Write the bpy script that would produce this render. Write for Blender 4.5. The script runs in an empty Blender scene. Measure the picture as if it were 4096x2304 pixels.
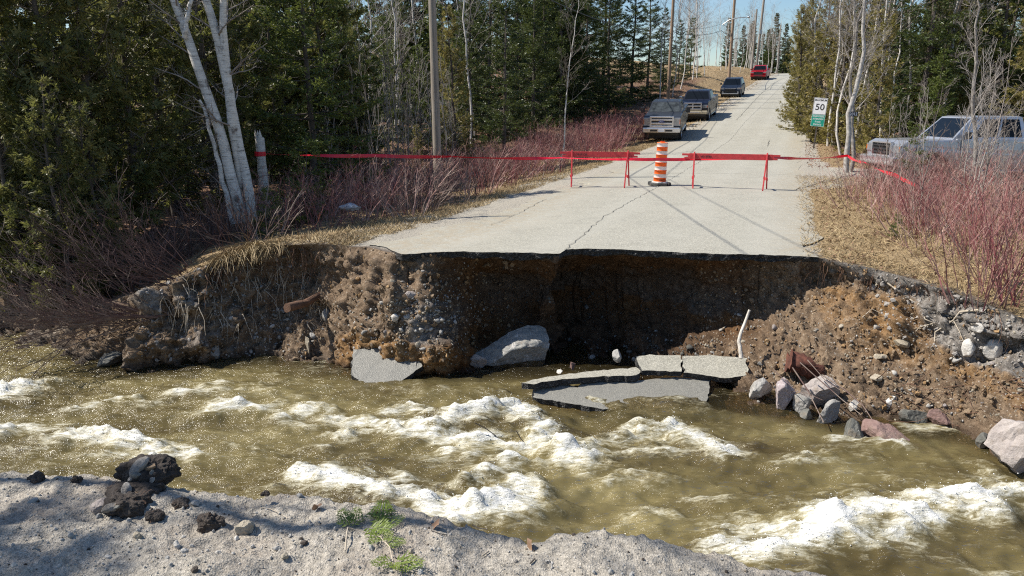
import bpy, bmesh, math, random
import numpy as np
from mathutils import Vector, Matrix
from mathutils.bvhtree import BVHTree

# ------------------------------------------------------------------ camera, sky, sun, exposure
SC = bpy.context.scene
COL = SC.collection
F_PX, PITCH, CAM_Z = 3000.0, math.radians(13.5), 2.1
cam_d = bpy.data.cameras.new('camera'); cam = bpy.data.objects.new('camera', cam_d); COL.objects.link(cam)
cam.location = (0, 0, CAM_Z); cam.rotation_euler = (math.pi/2 - PITCH, 0, 0)
cam_d.sensor_width = 36.0; cam_d.lens = 36.0*F_PX/4096.0; cam_d.clip_start = 0.05; cam_d.clip_end = 3000
SC.camera = cam
SUN_EL, SUN_AZ = math.radians(50), math.radians(3)
S = Vector((-math.cos(SUN_EL)*math.cos(SUN_AZ), math.cos(SUN_EL)*math.sin(SUN_AZ), math.sin(SUN_EL)))
W = bpy.data.worlds.new('World'); SC.world = W; W.use_nodes = True
wn, wl = W.node_tree.nodes, W.node_tree.links
for n in list(wn): wn.remove(n)
wo = wn.new('ShaderNodeOutputWorld'); wb = wn.new('ShaderNodeBackground'); sky = wn.new('ShaderNodeTexSky')
sky.sky_type = 'NISHITA'; sky.sun_disc = False; sky.sun_elevation = SUN_EL
sky.sun_rotation = math.radians(-90) + SUN_AZ; sky.air_density = 1.0; sky.dust_density = 0.6; sky.ozone_density = 1.6
wc = wn.new('ShaderNodeTexCoord'); wnz = wn.new('ShaderNodeTexNoise'); wnz.inputs['Scale'].default_value = 3.2; wnz.inputs['Detail'].default_value = 7
wmap = wn.new('ShaderNodeMapping'); wmap.inputs['Scale'].default_value = (1, 1, 2.6); wmap.inputs['Location'].default_value = (0.35, 0.1, 0.2)
wr = wn.new('ShaderNodeValToRGB'); wr.color_ramp.elements[0].position = 0.54; wr.color_ramp.elements[1].position = 0.8
wr.color_ramp.elements[1].color = (0.55, 0.55, 0.55, 1)
wm = wn.new('ShaderNodeMixRGB'); wm.inputs[2].default_value = (7.5, 7.8, 8.4, 1)
wl.new(wc.outputs['Generated'], wmap.inputs[0]); wl.new(wmap.outputs[0], wnz.inputs['Vector']); wl.new(wnz.outputs['Fac'], wr.inputs[0])
wl.new(wr.outputs[0], wm.inputs[0]); wl.new(sky.outputs[0], wm.inputs[1]); whs = wn.new('ShaderNodeHueSaturation'); whs.inputs['Saturation'].default_value = 1.2; wl.new(wm.outputs[0], whs.inputs['Color']); wl.new(whs.outputs[0], wb.inputs[0])
wb.inputs[1].default_value = 0.09
wl.new(wb.outputs[0], wo.inputs[0])
sun_d = bpy.data.lights.new('sun', 'SUN'); sun_d.energy = 4.9; sun_d.angle = math.radians(0.53); sun_d.color = (1.0, 0.94, 0.84)
sun = bpy.data.objects.new('sun', sun_d); COL.objects.link(sun); sun.rotation_euler = S.to_track_quat('Z', 'Y').to_euler(); sun.location = (-20, 0, 30)
SC.view_settings.view_transform = 'Standard'; SC.view_settings.look = 'None'; SC.view_settings.gamma = 1.0
SC.view_settings.exposure = 0.6
SC.cycles.max_bounces = 6; SC.cycles.transparent_max_bounces = 8; SC.cycles.diffuse_bounces = 3; SC.cycles.glossy_bounces = 3
SC.cycles.sample_clamp_indirect = 4.0; SC.cycles.use_denoising = False; SC.cycles.filter_width = 1.15

# ------------------------------------------------------------------ helpers: pixels, noise, meshes
CP, SP = math.cos(PITCH), math.sin(PITCH)
def pdir(px, py):
    cx, cy = (px-2048.0)/F_PX, (1152.0-py)/F_PX
    return Vector((cx, CP + cy*SP, -SP + cy*CP))
CAM = Vector((0, 0, CAM_Z))
def at_y(px, py, y): d = pdir(px, py); return CAM + d*(y/d.y)
def at_z(px, py, z): d = pdir(px, py); return CAM + d*((z-CAM_Z)/d.z)
def at_plane(px, py, z0, y0, k):           # plane z = z0 + k (y - y0)
    d = pdir(px, py); t = (z0 - k*y0 - CAM_Z)/(d.z - k*d.y); return CAM + d*t
def xat(px, y): return (px-2048.0)/F_PX*y  # a little off the axis, near the horizon

def _h(ix, iy, iz, seed):
    h = (ix*374761393 + iy*668265263 + iz*1274126177 + seed*974634541) & 0xFFFFFFFF
    h = ((h ^ (h >> 13))*1274126177) & 0xFFFFFFFF
    h = ((h ^ (h >> 16))*2246822519) & 0xFFFFFFFF
    return ((h ^ (h >> 15)) & 0xFFFFFF)/float(0xFFFFFF)
def vnoise(P, seed=0):
    P = np.asarray(P, float); I = np.floor(P).astype(np.int64); f = P-I
    u = f*f*f*(f*(f*6-15)+10); r = 0
    for a in (0, 1):
        wa = u[..., 0] if a else 1-u[..., 0]
        for b in (0, 1):
            wbb = u[..., 1] if b else 1-u[..., 1]
            for c in (0, 1):
                wcc = u[..., 2] if c else 1-u[..., 2]
                r = r + wa*wbb*wcc*_h(I[..., 0]+a, I[..., 1]+b, I[..., 2]+c, seed)
    return r*2-1
def fbm(P, oct=4, seed=0, gain=0.5, lac=2.03):
    P = np.asarray(P, float); s = 0; a = 1.0
    for i in range(oct): s = s + a*vnoise(P, seed+i*7); P = P*lac + 3.7; a *= gain
    return s
def sstep(a, b, x): t = np.clip((np.asarray(x, float)-a)/(b-a), 0, 1); return t*t*(3-2*t)
def spline(xs, ys):                        # smoothed table lookup
    g = np.linspace(xs[0], xs[-1], 1500); v = np.interp(g, xs, ys)
    w = max(3, int(1500*0.012)); k = np.hanning(w+2)[1:-1]; k /= k.sum()
    vp = np.pad(v, w, mode='edge'); v = np.convolve(vp, k, 'same')[w:-w]
    return lambda q: np.interp(q, g, v)

class MB:
    def __init__(s): s.v = []; s.l = []; s.c = []; s.m = []; s.n = 0
    def add(s, v, f, mi=0):
        v = np.asarray(v, float).reshape(-1, 3)
        if isinstance(f, np.ndarray):
            s.l.append((f+s.n).ravel().astype(np.int32)); s.c.append(np.full(len(f), f.shape[1], np.int32)); k = len(f)
        else:
            s.l.append(np.array([i+s.n for q in f for i in q], np.int32)); s.c.append(np.array([len(q) for q in f], np.int32)); k = len(f)
        s.m.append(np.full(k, mi, np.int32)); s.v.append(v); s.n += len(v); return s
    def mesh(s, name, mats, smooth=False, attrs=None):
        me = bpy.data.meshes.new(name)
        if not s.v: return me
        v = np.concatenate(s.v); l = np.concatenate(s.l); c = np.concatenate(s.c); m = np.concatenate(s.m)
        me.vertices.add(len(v)); me.vertices.foreach_set('co', v.ravel().astype(np.float32))
        me.loops.add(len(l)); me.loops.foreach_set('vertex_index', l)
        me.polygons.add(len(c)); st = np.zeros(len(c), np.int32); st[1:] = np.cumsum(c)[:-1]
        me.polygons.foreach_set('loop_start', st); me.polygons.foreach_set('loop_total', c)
        me.polygons.foreach_set('material_index', m)
        me.polygons.foreach_set('use_smooth', np.full(len(c), bool(smooth)))
        for mt in (mats if isinstance(mats, (list, tuple)) else [mats]): me.materials.append(mt)
        if attrs:
            for k, a in attrs.items():
                at = me.attributes.new(k, 'FLOAT', 'POINT'); at.data.foreach_set('value', np.asarray(a, np.float32))
        me.update(calc_edges=True); me.validate()
        return me
    def build(s, name, mats, parent=None, smooth=False, attrs=None):
        return link(name, s.mesh(name, mats, smooth, attrs), parent)
def link(name, me, parent=None):
    o = bpy.data.objects.new(name, me); COL.objects.link(o)
    if parent is not None: o.parent = parent
    return o
def tag(o, label=None, cat=None, group=None, kind=None):
    if label: o['label'] = label
    if cat: o['category'] = cat
    if group: o['group'] = group
    if kind: o['kind'] = kind
    return o
def thing(name, label, cat, loc=(0, 0, 0), rot=(0, 0, 0), group=None, scale=1.0):
    o = bpy.data.objects.new(name, None); COL.objects.link(o); o.empty_display_size = 0.1
    o.location = loc; o.rotation_euler = rot; o.scale = (scale,)*3
    return tag(o, label, cat, group)

def grid_faces(nr, nc):
    i = np.arange((nr-1)*(nc-1)); r, c = i//(nc-1), i % (nc-1); a = r*nc+c
    return np.stack([a, a+1, a+nc+1, a+nc], 1)
def tubes(P, R, sides=3):
    P = np.asarray(P, float); R = np.asarray(R, float); N, n, _ = P.shape
    T = np.gradient(P, axis=1); T /= np.linalg.norm(T, axis=2, keepdims=True)+1e-9
    ref = np.where(np.abs(T[:, :1, 2:3]) > 0.9, np.array([1., 0, 0]), np.array([0, 0, 1.]))
    ref = np.broadcast_to(ref, T.shape)
    U = np.cross(T, ref); U /= np.linalg.norm(U, axis=2, keepdims=True)+1e-9; V = np.cross(T, U)
    a = np.arange(sides)/sides*2*math.pi
    ring = P[:, :, None, :] + R[:, :, None, None]*(np.cos(a)[None, None, :, None]*U[:, :, None, :] + np.sin(a)[None, None, :, None]*V[:, :, None, :])
    idx = np.arange(N*n*sides).reshape(N, n, sides); q = np.roll(idx, -1, axis=2)
    f = np.stack([idx[:, :-1], q[:, :-1], q[:, 1:], idx[:, 1:]], -1).reshape(-1, 4)
    return ring.reshape(-1, 3), f
def tube1(mb, pts, r, sides=8, mi=0, caps=True):
    P = np.array([list(p) for p in pts], float)[None]; R = np.array(r if hasattr(r, '__len__') else [r]*len(pts), float)[None]
    v, f = tubes(P, R, sides); mb.add(v, f, mi)
    if caps:
        n = len(pts); mb.add(v[:sides], [list(range(sides))[::-1]], mi); mb.add(v[(n-1)*sides:], [list(range(sides))], mi)
    return mb
def grow(P, R, per, t0, t1, l0, l1, a0, a1, up, npts, rr, rng, taper=0.6, wob=0.12, rend=0.25, absL=None):
    N, n, _ = P.shape; idx = np.repeat(np.arange(N), per); M = len(idx)
    t = t0 + (t1-t0)*((np.tile(np.arange(per), N) + rng.random(M))/per)
    s = t*(n-1); i = np.minimum(s.astype(int), n-2); f = (s-i)[:, None]
    p = P[idx, i]*(1-f)+P[idx, i+1]*f; T = P[idx, i+1]-P[idx, i]; T /= np.linalg.norm(T, axis=1, keepdims=True)+1e-9
    r = R[idx, i]*(1-f[:, 0])+R[idx, i+1]*f[:, 0]
    L = np.linalg.norm(np.diff(P, axis=1), axis=2).sum(1)[idx] if absL is None else np.full(M, absL)
    L = L*rng.uniform(l0, l1, M)*(1-taper*(t-t0)/(t1-t0+1e-9))
    q = rng.normal(size=(M, 3)); q -= (q*T).sum(1, keepdims=True)*T; q /= np.linalg.norm(q, axis=1, keepdims=True)+1e-9
    a = np.radians(rng.uniform(a0, a1, M))[:, None]; D = np.cos(a)*T+np.sin(a)*q
    out = np.zeros((M, npts, 3)); out[:, 0] = p; st = L[:, None]/(npts-1)
    for k in range(1, npts):
        D = D + np.array([0, 0, up/(npts-1)]) + rng.normal(size=(M, 3))*wob
        D /= np.linalg.norm(D, axis=1, keepdims=True)+1e-9
        out[:, k] = out[:, k-1]+D*st
    w = np.linspace(1, rend, npts)[None]
    return out, (r*rr)[:, None]*w
def kites(p, d, s, l, w, mid=0.45):         # leaf blades
    l = l[:, None]; w = w[:, None]
    v = np.stack([p, p+d*l*mid+s*w*0.5, p+d*l, p+d*l*mid-s*w*0.5], 1).reshape(-1, 3)
    return v, np.arange(len(p)*4).reshape(-1, 4)
def unit(a): return a/(np.linalg.norm(a, axis=-1, keepdims=True)+1e-9)
_bc = {}
def boxv(sx, sy, sz, bev=0.0, seg=2):
    key = (round(sx, 4), round(sy, 4), round(sz, 4), round(bev, 4), seg)
    if key not in _bc:
        bm = bmesh.new(); bmesh.ops.create_cube(bm, size=1.0); bmesh.ops.scale(bm, vec=(sx, sy, sz), verts=bm.verts)
        if bev > 0: bmesh.ops.bevel(bm, geom=bm.edges[:], offset=bev, segments=seg, profile=0.6, affect='EDGES')
        bm.verts.index_update(); _bc[key] = (np.array([v.co[:] for v in bm.verts]), [[v.index for v in f.verts] for f in bm.faces]); bm.free()
    return _bc[key]
def box(mb, c, s, bev=0.0, mi=0, R=None):
    v, f = boxv(*s, bev); v = v if R is None else v@np.array(R).T
    return mb.add(v+np.array(c), f, mi)
def beam(mb, a, b, w, t, bev=0.0, mi=0, side=(0, 1, 0)):
    a, b = Vector(a), Vector(b); z = (b-a); L = z.length; z.normalize(); y = Vector(side); y = (y-z*y.dot(z)).normalized(); x = y.cross(z)
    R = np.array([[x.x, y.x, z.x], [x.y, y.y, z.y], [x.z, y.z, z.z]])
    return box(mb, (a+b)/2, (w, t, L), bev, mi, R)
def lathe(mb, prof, seg=24, mi=0, axis='z', c=(0, 0, 0)):
    pr = np.array(prof, float); n = len(pr); a = np.arange(seg)/seg*2*math.pi
    x = pr[:, 0][:, None]*np.cos(a); y = pr[:, 0][:, None]*np.sin(a); z = np.repeat(pr[:, 1][:, None], seg, 1)
    v = np.stack([x, y, z], -1)
    if axis == 'x': v = v[..., [2, 0, 1]]
    if axis == 'y': v = v[..., [1, 2, 0]]
    idx = np.arange(n*seg).reshape(n, seg); q = np.roll(idx, -1, 1)
    f = np.stack([idx[:-1], q[:-1], q[1:], idx[1:]], -1).reshape(-1, 4)
    return mb.add(v.reshape(-1, 3)+np.array(c), f, mi)
_ico = {}
def ico(sub):
    if sub not in _ico:
        bm = bmesh.new(); bmesh.ops.create_icosphere(bm, subdivisions=sub, radius=1.0); bm.verts.index_update()
        _ico[sub] = (np.array([v.co[:] for v in bm.verts]), np.array([[v.index for v in f.verts] for f in bm.faces])); bm.free()
    return _ico[sub]
def rock(seed, size, sub=3, cuts=9, rough=0.06, depth=(0.55, 0.9)):
    rng = np.random.default_rng(seed); v, f = ico(sub); v = v.copy()
    for i in range(cuts):
        n = unit(rng.normal(size=3)); d = rng.uniform(*depth); k = v@n-d; v = v-np.where(k > 0, k, 0)[:, None]*n
    v = v*np.array(size)*0.5
    m = np.mean(size)*0.5
    nr = unit(v); v = v + nr*(fbm(v/m*1.7+seed*3.1, 3, seed)*rough*m)[:, None]
    if sub >= 4: v = v + nr*(fbm(v/m*6+seed, 3, seed+5)*rough*0.7*m - np.clip(.12-np.abs(vnoise(v/m*2.1+seed*1.7, seed+9)), 0, 1)*.35*m)[:, None]
    return v, f
def rotm(rx=0, ry=0, rz=0): return np.array((Matrix.Rotation(rz, 3, 'Z')@Matrix.Rotation(ry, 3, 'Y')@Matrix.Rotation(rx, 3, 'X')))

# ------------------------------------------------------------------ materials
MAT = {}
def new_mat(name):
    m = bpy.data.materials.new(name); m.use_nodes = True; nt = m.node_tree
    for n in list(nt.nodes): nt.nodes.remove(n)
    o = nt.nodes.new('ShaderNodeOutputMaterial'); b = nt.nodes.new('ShaderNodeBsdfPrincipled'); nt.links.new(b.outputs[0], o.inputs[0])
    MAT[name] = m
    return m, nt, b, o
def N(nt, t, **kw):
    n = nt.nodes.new(t)
    for k, v in kw.items():
        if k in n.inputs: n.inputs[k].default_value = v
        else: setattr(n, k, v)
    return n
def ramp(nt, fac, stops, interp='LINEAR'):
    r = nt.nodes.new('ShaderNodeValToRGB'); e = r.color_ramp.elements; r.color_ramp.interpolation = interp
    while len(e) < len(stops): e.new(0.5)
    for el, (p, c) in zip(e, stops): el.position = p; el.color = (c[0], c[1], c[2], 1)
    nt.links.new(fac, r.inputs[0]); return r.outputs[0]
def mixc(nt, fac, a, b, mode='MIX'):
    m = nt.nodes.new('ShaderNodeMixRGB'); m.blend_type = mode
    for s, v in ((0, fac), (1, a), (2, b)):
        if isinstance(v, (int, float)): m.inputs[s].default_value = v
        elif isinstance(v, tuple): m.inputs[s].default_value = (*v[:3], 1)
        else: nt.links.new(v, m.inputs[s])
    return m.outputs[0]
def noise(nt, vec, scale, detail=4, rough=0.6, dist=0.0):
    n = nt.nodes.new('ShaderNodeTexNoise'); n.inputs['Scale'].default_value = scale; n.inputs['Detail'].default_value = detail
    n.inputs['Roughness'].default_value = rough; n.inputs['Distortion'].default_value = dist
    nt.links.new(vec, n.inputs['Vector']); return n.outputs['Fac']
def vor(nt, vec, scale, feature='F1', out='Distance'):
    n = nt.nodes.new('ShaderNodeTexVoronoi'); n.feature = feature; n.inputs['Scale'].default_value = scale
    nt.links.new(vec, n.inputs['Vector']); return n.outputs[out]
def objco(nt): return nt.nodes.new('ShaderNodeTexCoord').outputs['Object']
def mapping(nt, vec, sc):
    m = nt.nodes.new('ShaderNodeMapping'); m.inputs['Scale'].default_value = sc; nt.links.new(vec, m.inputs[0]); return m.outputs[0]
def math_(nt, op, a, b=None, clamp=False):
    m = nt.nodes.new('ShaderNodeMath'); m.operation = op; m.use_clamp = clamp
    for s, v in ((0, a), (1, b)):
        if v is None: continue
        if isinstance(v, (int, float)): m.inputs[s].default_value = v
        else: nt.links.new(v, m.inputs[s])
    return m.outputs[0]
def attr(nt, name):
    a = nt.nodes.new('ShaderNodeAttribute'); a.attribute_name = name; return a.outputs['Fac']
def bump(nt, b, h, strength=0.5, dist=0.02, prev=None):
    n = nt.nodes.new('ShaderNodeBump'); n.inputs['Strength'].default_value = strength; n.inputs['Distance'].default_value = dist
    nt.links.new(h, n.inputs['Height'])
    if prev is not None: nt.links.new(prev, n.inputs['Normal'])
    nt.links.new(n.outputs[0], b.inputs['Normal']); return n.outputs[0]
def simple(name, col, rough=0.5, metal=0.0, var=0.12, scale=6.0, bmp=0.0, bscale=40.0, spec=0.5, coat=0.0):
    m, nt, b, o = new_mat(name); co = objco(nt)
    f = noise(nt, co, scale, 5)
    lo = tuple(max(0, c*(1-var*1.6)) for c in col); hi = tuple(min(1, c*(1+var*1.6)) for c in col)
    nt.links.new(ramp(nt, f, [(0.3, lo), (0.7, hi)]), b.inputs['Base Color'])
    b.inputs['Roughness'].default_value = rough; b.inputs['Metallic'].default_value = metal; b.inputs['Specular IOR Level'].default_value = spec
    b.inputs['Coat Weight'].default_value = coat; b.inputs['Coat Roughness'].default_value = 0.05
    if bmp: bump(nt, b, noise(nt, co, bscale, 4), bmp, 0.01)
    return m
def foliage(name, stops, trans=0.25, scale=1.6, rough=0.42):
    m, nt, b, o = new_mat(name); oi = nt.nodes.new('ShaderNodeObjectInfo'); co = objco(nt)
    vm = nt.nodes.new('ShaderNodeVectorMath'); vm.operation = 'ADD'; nt.links.new(co, vm.inputs[0])
    cx = nt.nodes.new('ShaderNodeCombineXYZ'); nt.links.new(math_(nt, 'MULTIPLY', oi.outputs['Random'], 40.0), cx.inputs[0]); nt.links.new(cx.outputs[0], vm.inputs[1])
    f = noise(nt, vm.outputs[0], scale, 5, 0.75)
    f2 = noise(nt, vm.outputs[0], 23.0, 2, 0.5)
    f = math_(nt, 'ADD', math_(nt, 'MULTIPLY', f, 0.62), math_(nt, 'MULTIPLY', f2, 0.38))
    c = ramp(nt, f, stops)
    nt.links.new(c, b.inputs['Base Color']); b.inputs['Roughness'].default_value = rough; b.inputs['Specular IOR Level'].default_value = 0.35
    t = nt.nodes.new('ShaderNodeBsdfTranslucent'); nt.links.new(mixc(nt, 0.5, c, (0.14, 0.16, 0.03)), t.inputs[0])
    x = nt.nodes.new('ShaderNodeMixShader'); x.inputs[0].default_value = trans
    nt.links.new(b.outputs[0], x.inputs[1]); nt.links.new(t.outputs[0], x.inputs[2]); nt.links.new(x.outputs[0], o.inputs[0])
    return m
def stems(name, stops, scale=3.0, rough=0.6):
    m, nt, b, o = new_mat(name); oi = nt.nodes.new('ShaderNodeObjectInfo'); co = objco(nt)
    f = noise(nt, co, scale, 3, 0.6); f = math_(nt, 'ADD', math_(nt, 'MULTIPLY', f, 0.75), math_(nt, 'MULTIPLY', oi.outputs['Random'], 0.25))
    nt.links.new(ramp(nt, f, stops), b.inputs['Base Color']); b.inputs['Roughness'].default_value = rough
    return m
foliage('cedar_leaf', [(0.30, (0.05, 0.06, 0.022)), (0.42, (0.11, 0.125, 0.042)), (0.52, (0.19, 0.185, 0.065)), (0.62, (0.30, 0.26, 0.11)), (0.74, (0.38, 0.30, 0.16))], 0.5)  # own olive-brown mix, tan end raised to paint in sunlit foliage
foliage('cedar_leaf_warm', [(0.28, (0.09, 0.085, 0.027)), (0.42, (0.20, 0.175, 0.055)), (0.55, (0.34, 0.275, 0.095)), (0.72, (0.45, 0.34, 0.15))], 0.45)
foliage('spruce_leaf', [(0.28, (0.018, 0.032, 0.014)), (0.45, (0.042, 0.066, 0.022)), (0.58, (0.09, 0.115, 0.034)), (0.74, (0.17, 0.17, 0.05))], 0.3)
foliage('spruce_leaf_bright', [(0.28, (0.035, 0.055, 0.016)), (0.45, (0.085, 0.12, 0.028)), (0.6, (0.15, 0.175, 0.042)), (0.76, (0.23, 0.225, 0.065))], 0.35)
foliage('sprig_leaf', [(0.3, (0.10, 0.15, 0.025)), (0.55, (0.18, 0.24, 0.04)), (0.75, (0.26, 0.28, 0.06))], 0.3, 8.0)
stems('dogwood_bark', [(0.25, (0.13, 0.045, 0.045)), (0.42, (0.27, 0.10, 0.095)), (0.56, (0.36, 0.21, 0.18)), (0.75, (0.46, 0.37, 0.30))], 3.2)
stems('dogwood_red', [(0.25, (0.11, 0.03, 0.034)), (0.45, (0.22, 0.06, 0.065)), (0.58, (0.29, 0.15, 0.13)), (0.76, (0.38, 0.29, 0.24))], 3.2)
stems('dogwood_dull', [(0.25, (0.04, 0.022, 0.02)), (0.45, (0.10, 0.05, 0.045)), (0.6, (0.18, 0.13, 0.105)), (0.8, (0.32, 0.26, 0.21))], 3.2)
stems('twig_bark', [(0.25, (0.13, 0.10, 0.085)), (0.5, (0.27, 0.235, 0.205)), (0.75, (0.42, 0.39, 0.36))], 1.5)
stems('grey_bark', [(0.25, (0.10, 0.09, 0.08)), (0.45, (0.24, 0.22, 0.20)), (0.62, (0.38, 0.36, 0.335)), (0.8, (0.52, 0.50, 0.47))], 9.0, 0.85)
stems('dark_bark', [(0.25, (0.035, 0.028, 0.022)), (0.5, (0.085, 0.068, 0.055)), (0.75, (0.15, 0.125, 0.105))], 4.0, 0.85)
stems('grass_dry', [(0.25, (0.17, 0.115, 0.055)), (0.45, (0.32, 0.235, 0.12)), (0.65, (0.46, 0.36, 0.20)), (0.85, (0.55, 0.46, 0.29))], 1.3, 0.7)
stems('leaf_litter', [(0.25, (0.09, 0.05, 0.03)), (0.45, (0.20, 0.11, 0.065)), (0.65, (0.33, 0.21, 0.13)), (0.85, (0.45, 0.34, 0.22))], 2.5, 0.7)
def birch_mat():
    m, nt, b, o = new_mat('birch_bark'); co = objco(nt)
    st = noise(nt, mapping(nt, co, (5, 5, 38)), 1.0, 4, 0.7); pat = noise(nt, mapping(nt, co, (3.0, 3.0, 2.2)), 1.3, 4, 0.6)
    c = ramp(nt, st, [(0.30, (0.06, 0.05, 0.04)), (0.42, (0.48, 0.45, 0.41)), (0.7, (0.70, 0.67, 0.63))])
    d = ramp(nt, pat, [(0.33, (1, 1, 1)), (0.42, (0, 0, 0))])
    nt.links.new(mixc(nt, d, c, (0.13, 0.105, 0.09)), b.inputs['Base Color']); b.inputs['Roughness'].default_value = 0.75
    bump(nt, b, st, 0.3, 0.01)
birch_mat()
def pole_mat(name, a, c2):
    m, nt, b, o = new_mat(name); co = objco(nt)
    f = noise(nt, mapping(nt, co, (30, 30, 1.2)), 1.0, 6, 0.7); g = noise(nt, co, 0.9, 3)
    c = ramp(nt, f, [(0.3, tuple(x*0.45 for x in a)), (0.5, a), (0.75, c2)])
    nt.links.new(mixc(nt, math_(nt, 'MULTIPLY', g, 0.5), c, (0.16, 0.13, 0.10)), b.inputs['Base Color']); b.inputs['Roughness'].default_value = 0.85
    bump(nt, b, f, 0.6, 0.02)
pole_mat('pole_wood', (0.30, 0.265, 0.225), (0.44, 0.40, 0.35))
pole_mat('pole_brown', (0.33, 0.22, 0.14), (0.45, 0.32, 0.21))
def asphalt(name, dark=False, wet=0.0):
    m, nt, b, o = new_mat(name); co = objco(nt)
    v = vor(nt, co, 95.0, out='Color'); sp = nt.nodes.new('ShaderNodeSeparateColor'); nt.links.new(v, sp.inputs[0])
    agg = ramp(nt, sp.outputs[0], [(0.0, (0.21, 0.205, 0.185)), (0.5, (0.34, 0.335, 0.305)), (0.8, (0.45, 0.44, 0.40)), (1.0, (0.58, 0.565, 0.52))])
    big = noise(nt, co, 0.55, 6, 0.62); c = mixc(nt, ramp(nt, big, [(0.35, (0, 0, 0)), (0.7, (0.45, 0.45, 0.45))]), agg, (0.42, 0.41, 0.375))
    st_ = noise(nt, co, 1.9, 5, 0.7, 0.4); c = mixc(nt, ramp(nt, st_, [(0.52, (0, 0, 0)), (0.72, (0.38, 0.38, 0.38))]), c, (0.20, 0.195, 0.18))
    c = mixc(nt, math_(nt, 'MULTIPLY', attr(nt, 'track'), ramp(nt, big, [(0.3, (0.15, 0.15, 0.15)), (0.7, (0.55, 0.55, 0.55))])), c, (0.43, 0.425, 0.40))
    c = mixc(nt, math_(nt, 'MULTIPLY', attr(nt, 'dust'), ramp(nt, noise(nt, co, 5.0, 5, 0.75), [(0.4, (0, 0, 0)), (0.62, (0.9, 0.9, 0.9))])), c, (0.36, 0.315, 0.25))
    c = mixc(nt, 1.0, c, (0.88, 0.86, 0.79), 'MULTIPLY')
    if dark: c = mixc(nt, 0.75 if not wet else 0.6, c, (0.035, 0.033, 0.032) if not wet else (0.14, 0.14, 0.135))
    nt.links.new(c, b.inputs['Base Color']); b.inputs['Roughness'].default_value = 0.82 if not wet else 0.45
    h = vor(nt, co, 95.0); bump(nt, b, h, 0.7 if not wet else 0.9, 0.006)
asphalt('asphalt')
asphalt('asphalt_wet', True, 1.0)
def broken():
    m, nt, b, o = new_mat('asphalt_broken'); co = objco(nt)
    v = vor(nt, co, 60.0, out='Color'); sp = nt.nodes.new('ShaderNodeSeparateColor'); nt.links.new(v, sp.inputs[0])
    nt.links.new(ramp(nt, sp.outputs[0], [(0, (0.010, 0.010, 0.010)), (0.6, (0.028, 0.028, 0.028)), (1, (0.10, 0.10, 0.10))]), b.inputs['Base Color'])
    b.inputs['Roughness'].default_value = 0.7; bump(nt, b, vor(nt, co, 60.0), 1.0, 0.02)
broken()
simple('tar', (0.10, 0.095, 0.085), 0.9)
def ground_mat():
    m, nt, b, o = new_mat('ground'); co = objco(nt)
    n1 = noise(nt, co, 0.8, 6, 0.7); n2 = noise(nt, co, 14.0, 6, 0.75); n3 = noise(nt, co, 60.0, 3, 0.7)
    grass = ramp(nt, n2, [(0.28, (0.10, 0.065, 0.035)), (0.45, (0.25, 0.175, 0.095)), (0.6, (0.36, 0.27, 0.155)), (0.75, (0.46, 0.37, 0.23))])
    leaf = ramp(nt, n2, [(0.3, (0.07, 0.04, 0.026)), (0.5, (0.17, 0.10, 0.065)), (0.68, (0.28, 0.18, 0.12))])
    v = vor(nt, co, 85.0, out='Color'); sp = nt.nodes.new('ShaderNodeSeparateColor'); nt.links.new(v, sp.inputs[0])
    grav = ramp(nt, sp.outputs[0], [(0, (0.22, 0.20, 0.165)), (0.5, (0.34, 0.315, 0.265)), (1, (0.45, 0.42, 0.365))])
    grav = mixc(nt, ramp(nt, n1, [(0.35, (0, 0, 0)), (0.65, (0.6, 0.6, 0.6))]), grav, (0.37, 0.335, 0.28))
    jit = math_(nt, 'MULTIPLY', math_(nt, 'SUBTRACT', math_(nt, 'ADD', math_(nt, 'MULTIPLY', n1, 0.5), math_(nt, 'MULTIPLY', n2, 0.5)), 0.5), 1.5)
    lf = ramp(nt, math_(nt, 'ADD', attr(nt, 'forest'), jit), [(0.4, (0, 0, 0)), (0.65, (1, 1, 1))])
    gf = ramp(nt, math_(nt, 'ADD', attr(nt, 'gravel'), jit), [(0.42, (0, 0, 0)), (0.58, (1, 1, 1))])
    c = mixc(nt, lf, grass, leaf); c = mixc(nt, gf, c, grav)
    c = mixc(nt, attr(nt, 'soil'), c, ramp(nt, n2, [(0.3, (0.08, 0.06, 0.045)), (0.7, (0.24, 0.20, 0.165))]))
    nt.links.new(c, b.inputs['Base Color']); b.inputs['Roughness'].default_value = 0.95; b.inputs['Specular IOR Level'].default_value = 0.2
    p = bump(nt, b, n2, 0.8, 0.06); bump(nt, b, vor(nt, co, 42.0), 0.5, 0.015, p)
ground_mat()
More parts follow.
